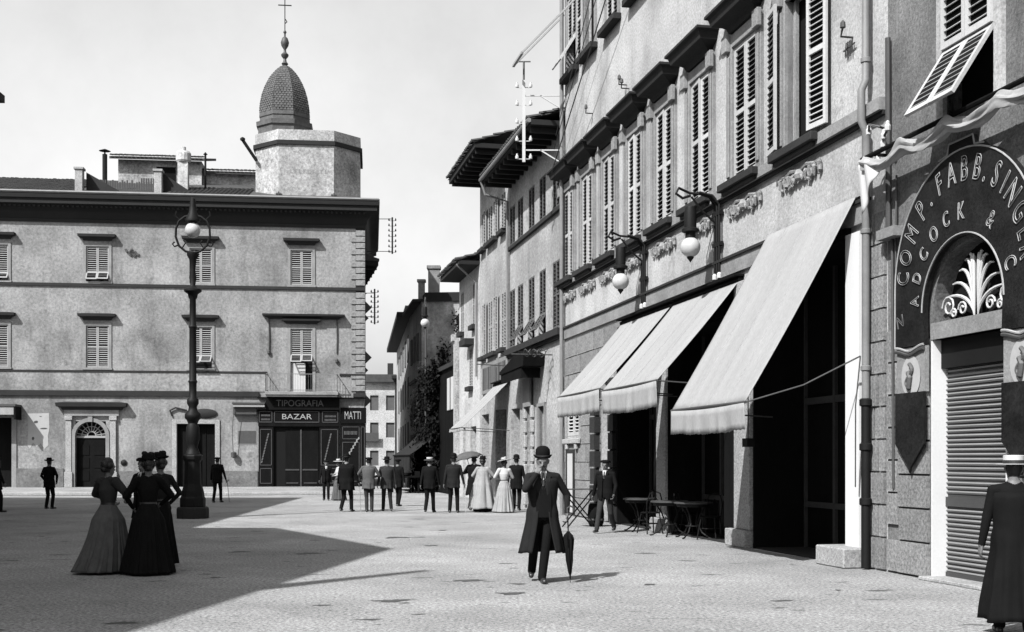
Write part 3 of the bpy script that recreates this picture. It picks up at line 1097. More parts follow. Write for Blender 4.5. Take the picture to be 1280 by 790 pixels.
# ------------------------------------------------------------------ house behind the palazzo, left side of the street
l2 = thing('eaves_house', 'tall house behind the palazzo corner, only its wide dark eaves showing', 'building', (-9.2, 70.6, 0), R(12.04))
P('wall', 'plaster_b', l2, (-12, 0, 10.5, 24, 0, 13.1), (-12, 0, 0, 10.5, 0, 13.1))
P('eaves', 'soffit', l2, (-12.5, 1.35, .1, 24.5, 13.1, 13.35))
m = MB()
m.prism([(1.4, 13.36), (1.4, 13.5), (-6, 15.6), (-12, 13.5)], 0.05, 24.6)
m.build('roof', 'roof_tile', l2)
rm = MB().box(0, 1.3, -.07, .07, -.18, 0).mesh('rafter', 'soffit')
for k in range(16):
    obj('rafter', rm, l2, (0, .6 + k * 1.5, 13.09))
sb = MB()
sb.bar((0, 0, 0), (.75, 0, -.75), .05, .9)
sbm = sb.mesh('tilted_blind', 'shutter_dark')
for (y, z) in ((1.5, 11.2), (1.5, 8.2), (3.5, 10.8), (3.8, 7.6), (1.6, 5.6)):
    obj('tilted_blind', sbm, l2, (0.02, y, z))


def rack(name, label, loc, rz, h, arms, n, mat='iron', out=1.0, iw=.045):
    """vertical post held off a wall by arms, with two rows of insulators"""
    t = thing(name, label, 'telegraph rack', loc, rz, 'telegraph racks on the house walls')
    m = MB()
    m.box(out - .045, out + .045, -.04, .04, -h / 2, h / 2)
    m.build('post', mat, t)
    for z in arms:
        m = MB()
        m.bar((0, 0, z), (out, 0, z), .035)
        m.bar((0, 0, z - .45), (out * .6, 0, z), .035)
        m.build('arm', mat, t)
    ins = MB().lathe([(.01, -.06), (iw, -.05), (iw, .02), (iw * .55, .05), (iw * .5, .09), (.01, .1)], 8).mesh('insulator', 'white_paint' if mat != 'iron' else 'iron')
    for k in range(n):
        z = -h / 2 + .15 + (h - .3) * k / (n - 1)
        for s in (-1, 1):
            obj('insulator', ins, t, (out + s * .2, 0, z))
    m = MB()
    for k in range(n):
        z = -h / 2 + .13 + (h - .3) * k / (n - 1)
        m.bar((out - .2, 0, z - .04), (out + .2, 0, z - .04), .02)
    m.build('pin', mat, t)
    return t


rack('telegraph_rack', 'upper iron insulator rack jutting from the eaves house into the sky', (-9.4, 72.2, 15.1), 0, 2.2, (1.0, -.95), 7, out=2.2)
rack('telegraph_rack', 'lower iron insulator rack beside the palazzo quoins', (-9.3, 71.2, 10.7), 0, 2.1, (.8, -.6), 7, out=1.15)

# ------------------------------------------------------------------ houses along the far street, right side
dh = thing('gable_house', 'old stained house with a broad gable end facing the piazza and two chimneys', 'building', (-5.65, 75, 0), 0)
foot = [(0, 0), (3.3, -.35), (3.3, 8), (-1.4, 8)]
m = MB()
m.prismz(foot, 0, 11.5)
m.build('wall', 'plaster_old', dh)
sd = MB()
sd.add([(-.08, .3, 0), (-1.41, 7.9, 0), (-1.41, 7.9, 11.4), (-.08, .3, 11.4)], [(0, 1, 2, 3)])
sd.build('side_render', 'plaster_white', dh, fixn=False)
m = MB()
m.prismz([(-.55, -.12), (3.6, -.5), (3.6, 8), (-2.0, 8.2)], 11.5, 11.65)
m.prismz([(.2, .2), (3.3, -.1), (3.3, 8), (-1.2, 8)], 11.65, 12.1)
m.build('roof', 'soffit', dh)
P('chimney', 'stone', dh, (.3, 1.0, 1.5, 2.2, 11.8, 13.8), (.22, 1.08, 1.42, 2.28, 13.8, 14.0))
P('chimney', 'stone', dh, (-.35, .05, 1.7, 2.2, 11.6, 13.0), (-.42, .12, 1.63, 2.27, 13.0, 13.15))
P('ledge', 'stone_dark', dh, (.9, 3.2, -.45, .1, 5.9, 6.1))
P('ledge', 'stone_dark', dh, (.7, 2.2, -.45, .1, 4.9, 5.1))
P('blocked_window', 'plaster_drum', dh, (1.2, 2.3, -.3, .1, 7.2, 9.3))
P('string_course', 'stone_dark', dh, (-.12, .02, -.1, .4, 5.6, 5.8))
m = MB()
for z0 in (6.4, 2.4):
    a, b = Vector((-.1, .3, z0 + .4)), Vector((-1.43, 7.9, z0 + .4))
    m.bar(a, b, .14, .2)
m.build('string_course', 'stone_dark', dh)
for z0 in (8.0, 4.0, 1.6):
    for t in (.22, .5, .78):
        p = Vector((-.1, .3, 0)).lerp(Vector((-1.43, 7.9, 0)), t)
        m = MB().box(-.06, .02, -.5, .5, 0, 1.7)
        o = m.build('window', 'shutter_dark', dh, (p.x, p.y, z0))
        o.rotation_euler[2] = R(10)
d2 = thing('far_eaves_house', 'far house with deep dark eaves beyond the gable house', 'building', (-7.1, 83.4, 0), R(7.4))
P('wall', 'plaster_old', d2, (0, 6, 0, 27, 0, 11.5))
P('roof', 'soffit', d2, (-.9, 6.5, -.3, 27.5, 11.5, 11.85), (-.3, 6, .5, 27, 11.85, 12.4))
for z0 in (8.6, 5.6, 2.4):
    for k in range(5):
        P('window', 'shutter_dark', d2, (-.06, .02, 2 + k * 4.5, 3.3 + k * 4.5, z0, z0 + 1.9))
fh = thing('far_white_house', 'bright white house with small windows closing the end of the street', 'building', (-17.6, 128, 0), R(3))
holes = []
for i, xx in enumerate((1.2, 2.9, 4.6)):
    for zz in (1.0, 4.0, 6.9):
        holes.append((xx - .45, xx + .45, zz, zz + 1.6, .2))
m = MB()
wall_cells(m, -2, 5.4, 0, 9.9, holes)
body(m, -2, 5.4, 8, 0, 9.9)
m.build('wall', 'plaster_white', fh, fixn=False)
for h in holes:
    P('window', 'shutter_dark', fh, (h[0], h[1], .16, .2, h[2], h[3]))
P('balcony', 'iron', fh, (.4, 3.4, -.5, 0, 3.6, 3.75), (.4, 3.4, -.5, -.46, 3.75, 4.5))
P('roof', 'roof_tile', fh, (-2.3, 5.7, -.6, 8.2, 9.9, 10.2), (-1.8, 5.2, .6, 7.5, 10.2, 10.8))
P('chimney', 'stone_dark', fh, (4.2, 4.8, 2, 2.6, 10.7, 12.1))
fd = thing('far_dark_house', 'narrow dark house with pale window frames right of the far white house', 'building', (-12.1, 124, 0), R(3))
P('wall', 'stone_dark', fd, (0, 3.2, 0, 8, 0, 10.0))
P('roof', 'soffit', fd, (-.3, 3.4, -.5, 8, 10.0, 10.3))
for zz in (1.5, 4.3, 7.2):
    m = MB()
    for b in ((.7, .82), (1.9, 2.02)):
        m.box(b[0], b[1], -.08, 0, zz, zz + 1.9)
    m.box(.82, 1.9, -.077, 0, zz, zz + .12)
    m.box(.82, 1.9, -.077, 0, zz + 1.78, zz + 1.9)
    m.build('window_frame', 'plaster_b', fd)

# ------------------------------------------------------------------ ivy wall with creeper
RA = R(-77.96)


def rpt(Y):
    return (9.045 - .2133 * Y, Y, 0)


iw = thing('garden_wall', 'high dark garden wall between the street house and the gable house', 'wall', rpt(65.5), RA)
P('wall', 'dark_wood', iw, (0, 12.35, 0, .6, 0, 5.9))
P('coping', 'stone_dark', iw, (-.1, 12.3, -.12, .72, 5.9, 6.1))
pl = MB().box(-.085, .085, -.05, 0, 0, 5.6).mesh('plank', 'dark_wood')
for k in range(44):
    obj('plank', pl, iw, (4.6 + k * .175, -random.uniform(0, .02), .05))
P('white_board', 'white_paint', iw, (9.6, 11.7, -.12, -.04, 3.9, 5.4), bevel=.02)
P('board_rail', 'shop_wood_trim', iw, (10.6, 10.68, -.15, -.12, 3.9, 5.4))
P('wall_pillar', 'plaster_b', iw, (11.95, 12.34, -.2, .7, 0, 6.9), (11.85, 12.34, -.3, .8, 6.9, 7.2))


def leaves(n, fn, size, rng):
    """n leaf-shaped folded faces, positions and outward directions from fn"""
    m = MB()
    for _ in range(n):
        p, d = fn(rng)
        d = (Vector(d) + Vector((rng.gauss(0, .5), rng.gauss(0, .5), rng.gauss(0, .5)))).normalized()
        a = d.orthogonal().normalized()
        q = Quaternion(d, rng.random() * 6.28)
        a = q @ a
        b = d.cross(a)
        s = size * rng.uniform(.6, 1.3)
        p = Vector(p)
        m.add([p - a * s, p + b * s * .6 + d * s * .15, p + a * s, p - b * s * .6 + d * s * .15], [(0, 1, 2), (0, 2, 3)], 1 if rng.random() < .3 else 0)
    return m


rg = random.Random(3)
LUMPS = [(rg.uniform(1.6, 6.8), rg.uniform(.3, 5.9), rg.uniform(.2, .5)) for _ in range(130)]


def ivy_fn(r):
    lx, lz, s = r.choice(LUMPS)
    return ((lx + r.gauss(0, .32), -.12 - abs(r.gauss(0, s * .6)), max(.1, lz + r.gauss(0, .34))), (0, -1, .4))


ivy = thing('ivy', 'dark ivy hanging over the garden wall in the far street', 'ivy', rpt(65.5), RA)
leaves(22000, ivy_fn, .11, rg).build('foliage', ['leaf', 'leaf_pale'], ivy, fixn=False)
m = MB()
for k in range(5):
    x = 1.6 + k * 1.0
    m.tube([(x, -.08, 0), (x + .2, -.1, 1.8), (x - .1, -.1, 3.6), (x + .15, -.12, 5.6)], [.06, .05, .04, .02], 6)
m.build('stem', 'bark', ivy)
CL = [(rg.uniform(1.3, 3.3), rg.uniform(5.0, 10.3)) for _ in range(22)]


def creep_fn(r):
    lx, lz = r.choice(CL)
    return ((lx + r.gauss(0, .22), -.35 - abs(r.gauss(0, .22)), lz + r.gauss(0, .3)), (0, -1, .5))


cr = thing('creeper', 'loose climbing creeper on the gable end of the old stained house', 'creeper', (-5.65, 75, 0), 0)
leaves(2200, creep_fn, .1, rg).build('foliage', ['leaf', 'leaf_pale'], cr, fixn=False)
m = MB()
m.tube([(2.6, -.4, 4.5), (2.4, -.42, 7), (2.9, -.4, 9.5)], [.06, .04, .02], 6)
m.tube([(2.5, -.4, 5.5), (1.9, -.42, 7), (1.7, -.4, 8)], [.04, .03, .015], 6)
m.build('stem', 'bark', cr)
# dark awning and barrow in the shade below the ivy
da = thing('dark_awning', 'dark sloping canvas awning below the ivy in the far street', 'awning', rpt(65.5), RA)
m = MB()
m.grid(lambda a, b: (-.4 + a * 7.0, -1.45 * b - .05, 3.1 - 1.25 * b - .1 * math.sin(math.pi * b)), 8, 8)
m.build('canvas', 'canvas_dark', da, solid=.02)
P('front_bar', 'dark_wood', da, (-.45, 6.65, -1.53, -1.47, 1.8, 1.86))
for x in (-.3, 6.5):
    m = MB()
    m.bar((x, -1.46, 0), (x, -1.46, 1.82), .06)
    m.build('prop', 'dark_wood', da)
m = MB()
m.grid(lambda a, b: (-.4 + a * 7.0, -1.48 + .05 * math.sin(a * 40) * b, 1.82 - 1.6 * b), 60, 4)
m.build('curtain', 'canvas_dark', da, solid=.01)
bw = thing('barrow', 'dark loaded street barrow standing in front of the dark awning', 'barrow', (-5.2, 58.5, 0), R(-78))
P('tray', 'dark_wood', bw, (-1.3, 1.3, -.55, .55, .75, .83), (-1.3, 1.3, -.55, -.5, .83, 1.05), (-1.3, 1.3, .5, .55, .83, 1.05), bevel=.01)
for y in (-.5, .5):
    for x in (-1.1, 1.1):
        P('leg', 'dark_wood', bw, (x - .04, x + .04, y - .04, y + .04, 0, .75))
m = MB()
for k in range(9):
    m.lathe([(.01, 0), (.16, .05), (.2, .16), (.13, .26), (.01, .3)], 10, (-1.05 + k * .26, random.uniform(-.25, .25), .83))
m.build('load', 'cloth_dark', bw, smooth=True)
P('basket_cloth', 'cloth_white', bw, (.2, .7, -.58, -.553, .92, 1.06))


def arc_lamp_head(t, x, y, z, r=.19):
    m = MB()
    m.lathe([(.02, .62), (.1, .6), (.12, .5), (.12, .2), (.17, .17), (.17, .12), (.1, .1), (.1, 0)], 12, (x, y, z + r * .9))
    m.build('housing', 'black_iron', t, smooth=True)
    m = MB()
    m.lathe([(r * math.sin(a), -r * math.cos(a)) for a in [math.pi * k / 12 for k in range(13)]], 18, (x, y, z))
    m.build('globe', 'opal', t, smooth=True)
    m = MB()
    m.lathe([(.005, -.1), (.03, -.06), (.07, -.01), (.06, .02), (.01, .03)], 10, (x, y, z - r))
    m.build('globe_finial', 'black_iron', t, smooth=True)


fl_ = thing('street_lamp', 'distant arc lamp with pale globe on a thin mast before the gable house', 'street lamp', (-4.35, 60.5, 0), 0)
m = MB()
m.tube([(.0, 0, 0), (0, 0, 6), (0, 0, 9.6)], [.07, .05, .04], 8)
m.tube([(0, 0, 9.6), (.0, -.3, 9.75), (.0, -.5, 9.6), (.0, -.5, 9.4)], .03, 6)
m.build('mast', 'iron', fl_)
arc_lamp_head(fl_, 0, -.5, 8.45, .22)
# ------------------------------------------------------------------ long palazzo on the right, over the cafe
RO = (1.547, 35.15, 0)
pr = thing('cafe_palazzo', 'tall pale palazzo on the right with a long row of hooded shuttered windows', 'building', RO, RA)
RW = [.55, 2.55, 4.6, 6.72, 8.82, 11.03, 13.31, 15.63]
RL = 18.38
holes = [(u - .55, u + .55, 6.86, 9.38, .22) for u in RW]
UW = [.9, 2.75, 4.85, 7.0, 9.1, 11.3, 13.6, 15.9]
holes += [(u - .5, u + .5, 12.7, 14.9, .2) for u in UW]
GO = [(.35, 1.75, 2.28, 3.15, .2), (3.85, 5.0, 0, 3.7, .5), (5.55, 8.3, 0, 4.35, .8), (9.15, 12.45, 0, 4.35, .8), (13.75, 17.3, 0, 5.0, 1.0)]
m = MB()
wall_cells(m, 0, RL, 0, 19, holes + GO)
body(m, 0, RL, 14, 0, 19)
m.build('wall', 'plaster_r', pr, fixn=False)
for gx0, gx1, gz0, gz1, gd in GO[1:]:
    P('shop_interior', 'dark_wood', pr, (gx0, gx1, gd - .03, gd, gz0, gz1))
    n = max(2, int((gx1 - gx0) / .9))
    m = MB()
    for k in range(n + 1):
        x = gx0 + (gx1 - gx0 - .08) * k / n
        m.box(x, x + .08, gd - .09, gd - .03, 0, gz1)
    m.box(gx0, gx1, gd - .085, gd - .03, 2.6, 2.72)
    m.box(gx0, gx1, gd - .085, gd - .03, .75, .85)
    m.build('shop_glazing_bar', 'shop_wood_trim', pr)
# band over the shops, pilasters, white frame
P('shop_band', 'stone_trim', pr, (0, 17.9, -.06, 0, 5.12, 5.42))
P('shop_band_moulding', 'stone_dark', pr, (0, 17.9, -.1, 0, 5.42, 5.47))
for (x0, x1, zt) in ((8.5, 9.15, 4.6), (12.95, 13.72, 4.9)):
    P('pilaster', 'stone_light', pr, (x0 + .04, x1 - .02, -.12, 0, .32, zt), (x0 - .2, x1 - .04, -.2, 0, 0, .32), bevel=.015)
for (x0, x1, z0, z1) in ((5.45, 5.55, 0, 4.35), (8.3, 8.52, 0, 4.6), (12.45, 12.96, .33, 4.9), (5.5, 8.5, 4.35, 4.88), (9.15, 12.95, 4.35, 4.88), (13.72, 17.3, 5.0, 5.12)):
    P('shade_panel', 'dark_wood', pr, (x0, x1, -.09, 0, z0, z1))  # awning shade on the wall put in as near-black panels, sunlit strips left pale
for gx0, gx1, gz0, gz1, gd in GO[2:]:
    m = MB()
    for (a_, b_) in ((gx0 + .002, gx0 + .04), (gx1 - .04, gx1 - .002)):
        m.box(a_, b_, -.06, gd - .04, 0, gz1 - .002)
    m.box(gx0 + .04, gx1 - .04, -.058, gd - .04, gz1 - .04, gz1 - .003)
    m.build('shade_lining', 'dark_wood', pr)  # near-black lining puts shade over the pale reveals of the openings
    P('shop_floor', 'stone_dark', pr, (gx0, gx1, -.02, gd, 0, .02))
P('shop_frame', 'marble', pr, (17.3, 17.72, -.1, .6, .3, 5.0))
P('frame_base', 'stone_light', pr, (16.95, 17.85, -.42, .6, 0, .3), bevel=.02)
# sill string course below the windows, its shadow put in as a dark lower line
P('sill_course', 'stone_trim', pr, (0, RL - .02, -.13, 0, 6.62, 6.8))
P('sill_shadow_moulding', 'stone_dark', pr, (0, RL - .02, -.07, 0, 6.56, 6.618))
HOOD = [(0, 0), (.1, 0), (.14, .1), (.2, .14), (.36, .2), (.4, .34), (.46, .37), (.46, .42), (0, .5)]
SCR = MB()
rng = random.Random(5)
for s in (-1, 1):                                # carved scroll relief under a sill: two mirrored scrolls and a boss
    pts = []
    for k in range(13):
        a = k * .62
        rr = .13 * (1 - k / 16)
        pts.append((s * (.42 + rr * math.cos(a)), -.05, -.02 + rr * math.sin(a)))
    SCR.tube(pts, .032, 6)
    SCR.tube([(s * .3, -.05, .04), (s * .15, -.06, -.07), (s * .05, -.05, .02)], .04, 6)
    SCR.tube([(s * .52, -.05, -.08), (s * .58, -.05, .08)], .03, 6)
    SCR.tube([(s * .28, -.05, -.1), (s * .4, -.05, -.14)], .028, 6)
for s in (-1, 1):
    for k in range(4):
        cx0 = s * (.2 + k * .16)
        SCR.tube([(cx0, -.03, .1), (cx0 + s * .05, -.07, .02 + .04 * (k % 2)), (cx0 + s * .02, -.05, -.12)], [.02, .045, .015], 6)
    SCR.tube([(s * .05, -.04, .1), (s * .3, -.06, .13), (s * .55, -.05, .08), (s * .72, -.04, .12)], [.03, .04, .035, .02], 6)
    SCR.tube([(s * .72, -.05, .1), (s * .74, -.05, -.06), (s * .66, -.04, -.12)], [.03, .035, .015], 6)
SCR.lathe([(.02, -.09), (.09, -.05), (.11, .02), (.07, .1), (.01, .12)], 8, (0, -.04, 0))
scr_me = SCR.mesh('scroll_relief', 'stone_trim')
for i, u in enumerate(RW):
    near = i >= 3
    z0, z1 = 6.86, 9.38
    fr = MB()
    for s in (-1, 1):
        a, b = sorted((u + s * .55, u + s * .78))
        fr.box(a, b, -.07, .1, 6.8, z1 + .25)
        a, b = sorted((u + s * .62, u + s * .74))
        fr.box(a, b, -.1, -.07, 6.95, z1 - .15)
        a, b = sorted((u + s * .6, u + s * .84))
        fr.box(a, b, -.16, -.07, z1 - .06, z1 + .26)
    fr.box(u - .55, u + .55, -.067, .1, z1, z1 + .245)
    fr.build('window_frame', 'stone_trim', pr, bevel=.008)
    hd = profile_sweep([(o, z1 + .27 + z) for o, z in HOOD], [(u - .5, 0, -1, 0), (u - .5, -.001, -1, -1), (u + .5, -.001, 1, -1), (u + .5, 0, 1, 0)])
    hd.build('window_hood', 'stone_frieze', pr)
    P('window_sill', 'stone_dark', pr, (u - .82, u + .82, -.26, -.13, 6.68, 6.82), (u - .74, u + .74, -.2, -.13, 6.6, 6.68), bevel=.012)
    P('window_back', 'interior', pr, (u - .55, u + .55, .19, .22, z0, z1))
    obj('scroll_relief', scr_me, pr, (u, 0, 6.3))
    if i == 7:
        shutter_leaf(pr, u - 1.12, -.1, z0 + .02, .53, z1 - z0 - .04, 'shutter', 'own', pitch=.095, rot=(0, 0, R(-9)))
        shutter_leaf(pr, u + .57, -.17, z0 + .02, .53, z1 - z0 - .04, 'shutter', 'own', pitch=.095, rot=(0, 0, R(8)))
        P('window_mullion', 'stone_trim', pr, (u - .5, u - .42, .08, .14, z0, z1))
        continue
    for s in (0, 1):
        shutter_leaf(pr, u - .545 + s * .548, .03, z0 + .01, .54, z1 - z0 - .02, 'shutter', 'own' if near else 'joined', pitch=.095, rot=(0, 0, R(rng.uniform(0, 3.5) * (-1 if s == 0 else 1)) if s == 0 else 0))
for i, u in enumerate(UW):                       # second storey, cut by the top of the picture
    P('window_sill', 'stone_dark', pr, (u - .72, u + .72, -.22, 0, 12.52, 12.68), bevel=.012)
    fr = MB()
    for s in (-1, 1):
        a, b = sorted((u + s * .5, u + s * .64))
        fr.box(a, b, -.05, .1, 12.68, 15.1)
    fr.box(u - .5, u + .5, -.047, .1, 14.9, 15.1)
    fr.build('window_frame', 'stone_trim', pr)
    P('window_back', 'interior', pr, (u - .5, u + .5, .17, .2, 12.7, 14.9))
    for s in (0, 1):
        if i == 0:
            shutter_leaf(pr, u - .495 + s * .498, .03, 12.71, .49, 2.18, 'shutter', 'joined', pitch=.1, flap=.42)
        elif i != 1:
            shutter_leaf(pr, u - .495 + s * .498, .03, 12.71, .49, 2.18, 'shutter', 'joined', pitch=.1)
    if i == 1:
        shutter_leaf(pr, u - 1.0, -.07, 12.71, .49, 2.18, 'shutter', 'joined', pitch=.1)
m = MB()
m.bar((.1, -.05, 14.6), (-.2, -1.5, 13.1), .05)
m.bar((1.3, -.05, 14.6), (1.0, -1.5, 13.1), .05)
m.bar((-.2, -1.5, 13.1), (1.0, -1.5, 13.1), .07)
m.build('blind_frame', 'shutter_far', pr)
# coursed stone at the far end of the ground floor
bme = {}
rng = random.Random(11)
for row, z in enumerate([.04 + k * .5 for k in range(10)]):
    x = .04
    first = True
    while x < 5.45:
        wd = .9 if not (first and row % 2) else .5
        first = False
        x1 = min(x + wd, 5.5)
        c0, c1 = x + .012, x1 - .012
        clash = [h for h in GO[:3] if c1 > h[0] - .02 and c0 < h[1] + .02 and z + .49 > h[2] - .02 and z < h[3] + .02]
        if clash:
            h = clash[0]
            segs = []
            if c0 < h[0] - .06:
                segs.append((c0, min(c1, h[0] - .02)))
            if c1 > h[1] + .06:
                segs.append((max(c0, h[1] + .02), c1))
        else:
            segs = [(c0, c1)]
        for a, b in segs:
            if b - a < .08:
                continue
            key = round(b - a, 2)
            if key not in bme:
                mm = MB().box(0, b - a, -.035, 0, .012, .488)
                bme[key] = mm.mesh('stone', 'stone')
            o = obj('stone', bme[key], pr, (a, 0, z))
            o.scale[1] = rng.uniform(.7, 1.5)
        x = x1
P('small_window_frame', 'stone_light', pr, (.25, .35, -.06, .1, 2.2, 3.25), (1.75, 1.85, -.06, .1, 2.2, 3.25), (.35, 1.75, -.057, .1, 3.15, 3.25))
for s in (0, 1):
    shutter_leaf(pr, .37 + s * .69, .04, 2.29, .68, .85, 'shutter', 'joined', pitch=.1, st=.09)
P('window_sill', 'stone_light', pr, (.2, 1.9, -.14, -.05, 2.06, 2.2), (.45, .65, -.12, -.05, 1.9, 2.06), (1.45, 1.65, -.12, -.05, 1.9, 2.06), bevel=.015)
P('cellar_door', 'white_paint', pr, (.55, 1.2, -.075, -.04, .1, 1.8), bevel=.01)
P('cellar_door_frame', 'stone_dark', pr, (.45, .55, -.09, -.03, .05, 1.9), (1.2, 1.3, -.09, -.03, .05, 1.9), (.55, 1.2, -.087, -.03, 1.8, 1.9))
jb = MB().box(-.24, .24, -.16, 0, .02, .43)
jbm = jb.mesh('stone', 'stone_dark')
for k in range(8):
    for x in (3.6, 5.25):
        o = obj('stone', jbm, pr, (x, -.04, .05 + k * .45))
        o.scale = (1 if k % 2 else .8, 1, 1)
P('door_reveal', 'stone_light', pr, (5.0, 5.06, -.14, .3, 0, 3.6))
# rusticated stones at the near corner, behind the drain pipe
for k in range(11):
    z = .02 + k * .47
    for (a, b) in ((17.76, 18.04), (18.08, 18.36)) if k % 2 == 0 else ((17.76, 18.16), (18.2, 18.36)):
        key = ('q', round(b - a, 2))
        if key not in bme:
            bme[key] = MB().box(0, b - a, -.05, 0, .014, .456).mesh('stone', 'stone')
        o = obj('stone', bme[key], pr, (a, 0, z))
        o.scale[1] = rng.uniform(.7, 1.4)
# drain pipes
m = MB()
m.tube([(17.98, -.13, 2.4), (17.98, -.13, 6.4), (17.98, -.2, 6.55), (17.98, -.2, 7.0), (17.98, -.13, 7.15), (17.98, -.13, 18.5)], .058, 12)
for z in (2.9, 4.9, 7.4, 9.6):
    m.lathe([(.059, 0), (.075, .01), (.075, .07), (.059, .08)], 12, (17.98, -.13, z))
m.build('drain_pipe', 'zinc', pr, smooth=True)
m = MB()
m.tube([(17.98, -.13, .02), (17.98, -.13, 2.45)], .068, 12)
for z in (.95, 1.75, 2.4):
    m.lathe([(.069, -.02), (.092, 0), (.092, .08), (.069, .1)], 12, (17.98, -.13, z))
m.build('drain_pipe', 'black_iron', pr, smooth=True)
m = MB()
m.tube([(.1, -.12, 0), (.1, -.12, 18)], .06, 10)
m.build('drain_pipe', 'zinc', pr, smooth=True)
m = MB()
for (x, z) in ((6.0, 10.75), (6.2, 10.6), (11.9, 11.5), (3.0, 10.9), (17.35, 8.0)):
    m.tube([(x, 0, z), (x, -.2, z), (x + .1, -.22, z + .1)], .018, 6)
    m.lathe([(.01, -.05), (.045, -.03), (.04, .04), (.01, .08)], 8, (x + .1, -.22, z + .13))
m.build('insulator_hook', 'iron', pr)
m = MB()
for k in range(5):
    m.bar((17.2 + k * .05, -.05, 7.75), (17.25 + k * .05, -.06, 7.95), .015)
m.bar((17.15, -.05, 7.85), (17.5, -.05, 7.87), .02)
m.build('wire_bracket', 'iron', pr)


# ------------------------------------------------------------------ awnings of the cafe
def awning(name, label, u0, u1, ztop, d, zfront, val, base=RO, group=None, seams=4, mat='canvas', scallop=True, sag=.05, box=True):
    t = thing(name, label, 'awning', base, RA, group)
    m = MB()

    from mathutils import noise as mn

    def f(a, b):
        y = -.1 - (d - .1) * b
        x = u0 + (u1 - u0) * a
        wr = mn.noise((x * 1.6, b * .9, u0)) * .05 + mn.noise((x * 5 + b * 2.2, b * 1.3, u0 + 4)) * .022
        ten = math.sin(math.pi * min(1, b * 1.02)) * (.35 + .65 * math.sin(math.pi * a) ** .5) if 0 < a < 1 else .25 * math.sin(math.pi * b)
        z = ztop + (zfront - ztop) * b - sag * math.sin(math.pi * b) * (.6 + .4 * math.sin(math.pi * a)) + wr * ten - .03 * math.sin(math.pi * a) * b
        return (x, y, z)
    m.grid(f, 60, 24)
    c = m.build('canvas', mat, t, solid=.012, smooth=True)
    for k in range(1, seams):                       # stitched seams between the cloth widths
        sm_ = MB()
        for e_ in (-1, 1):
            pass
        sm_.tube([Vector(f(k / seams, j / 16)) + Vector((0, -.004, .008)) for j in range(17)], .007, 5)
        sm_.build('seam', mat, c)
    m = MB()
    n = 96

    def fv(a, b):
        x = u0 + (u1 - u0) * a
        h = val + .02 * mn.noise((x * 2.2, 3, u0)) - (.012 * abs(math.sin(a * math.pi * seams * 6)) if scallop else 0)
        zf = f(a, 1.0)[2]
        return (x, -d - .014 - (.035 * mn.noise((x * 3.1, u0, 7)) + .02 * math.sin(x * 11 + mn.noise((x, 1, u0)) * 5)) * b, zf - .012 - h * b)
    m.grid(fv, n, 4)
    m.build('valance', mat, t, solid=.008, smooth=True)
    m = MB()
    m.tube([(u0 - .03, -d, zfront - .005), (u1 + .03, -d, zfront - .005)], .022, 8)
    m.build('front_bar', 'iron', t)
    m = MB()
    m.tube([(u0 - .05, -.06, ztop + (.05 if box else -.03)), (u1 + .05, -.06, ztop + (.05 if box else -.03))], .06 if box else .04, 8)
    if box:
        m.box(u0 - .08, u1 + .08, -.2, 0, ztop + .11, ztop + .15)
    m.build('roller', 'dark_wood', t)
    for x in (u0 + .03, u1 - .03) if box else (u0 + .03,):
        m = MB()
        m.tube([(x, -.02, zfront - .1), (x, -d, zfront - .005)], .014, 6)
        m.build('arm', 'iron', t)
    return t


awning('awning', 'left one of the two joined pale cafe awnings under the globe lamps', 5.85, 9.4, 4.9, 1.68, 3.12, .48, group='pale cafe awnings')
awning('awning', 'right one of the two joined pale cafe awnings, next to the big awning', 9.62, 13.15, 4.9, 1.68, 3.06, .48, group='pale cafe awnings')
big = awning('awning', 'large steep white awning hanging low in front of the dark shop opening', 14.47, 17.62, 5.52, 1.86, 2.45, .4, group='pale cafe awnings', sag=.09, box=False)
m = MB()
m.tube([(17.6, -1.86, 2.44), (17.75, -1.0, 2.7), (17.95, -.2, 3.12)], .012, 6)
m.tube([(17.95, -.2, 3.12), (17.9, -.25, 2.4), (17.8, -.2, 1.2)], .01, 6)
m.build('guy_rope', 'iron', big)
P('hanging_box', 'black_iron', big, (14.2, 14.42, -.46, -.32, 1.83, 1.98))
m = MB()
m.tube([(14.3, -.39, 1.98), (14.3, -.39, 4.4)], .012, 6)
m.build('hanging_rod', 'iron', big)

# ------------------------------------------------------------------ globe lamps on brackets
for (u, lab) in ((12.05, 'nearer globe arc lamp on a black scroll bracket over the cafe awnings'), (7.5, 'farther globe arc lamp on a black scroll bracket over the cafe awnings')):
    t = thing('wall_lamp', lab, 'wall lamp', RO, RA, 'globe lamps on the cafe palazzo')
    m = MB()
    for dx in (-.1, .02, .14):
        m.tube([(u + dx, -.08, 5.2), (u + dx, -.08, 6.55), (u + dx * .6, -.2, 6.72), (u + dx * .3, -.45, 6.78)], .028, 6)
    m.tube([(u, -.3, 6.75), (u - .05, -.62, 6.78), (u - .02, -.85, 6.86), (u + .02, -.92, 6.74), (u, -.78, 6.66), (u, -.62, 6.72)], .028, 6)
    m.tube([(u, -.1, 6.2), (u, -.4, 6.45), (u, -.6, 6.7)], .022, 6)
    m.box(u - .2, u + .2, -.1, -.02, 5.75, 5.83)
    m.box(u - .2, u + .2, -.1, -.02, 6.35, 6.43)
    m.build('bracket', 'black_iron', t)
    for dx in (-.1, .14):
        m = MB()
        m.lathe([(.01, 0), (.05, .02), (.05, .1), (.02, .14)], 8, (u + dx, -.08, 5.1))
        m.build('insulator', 'white_paint', t)
    arc_lamp_head(t, u, -.62, 5.72, .195)

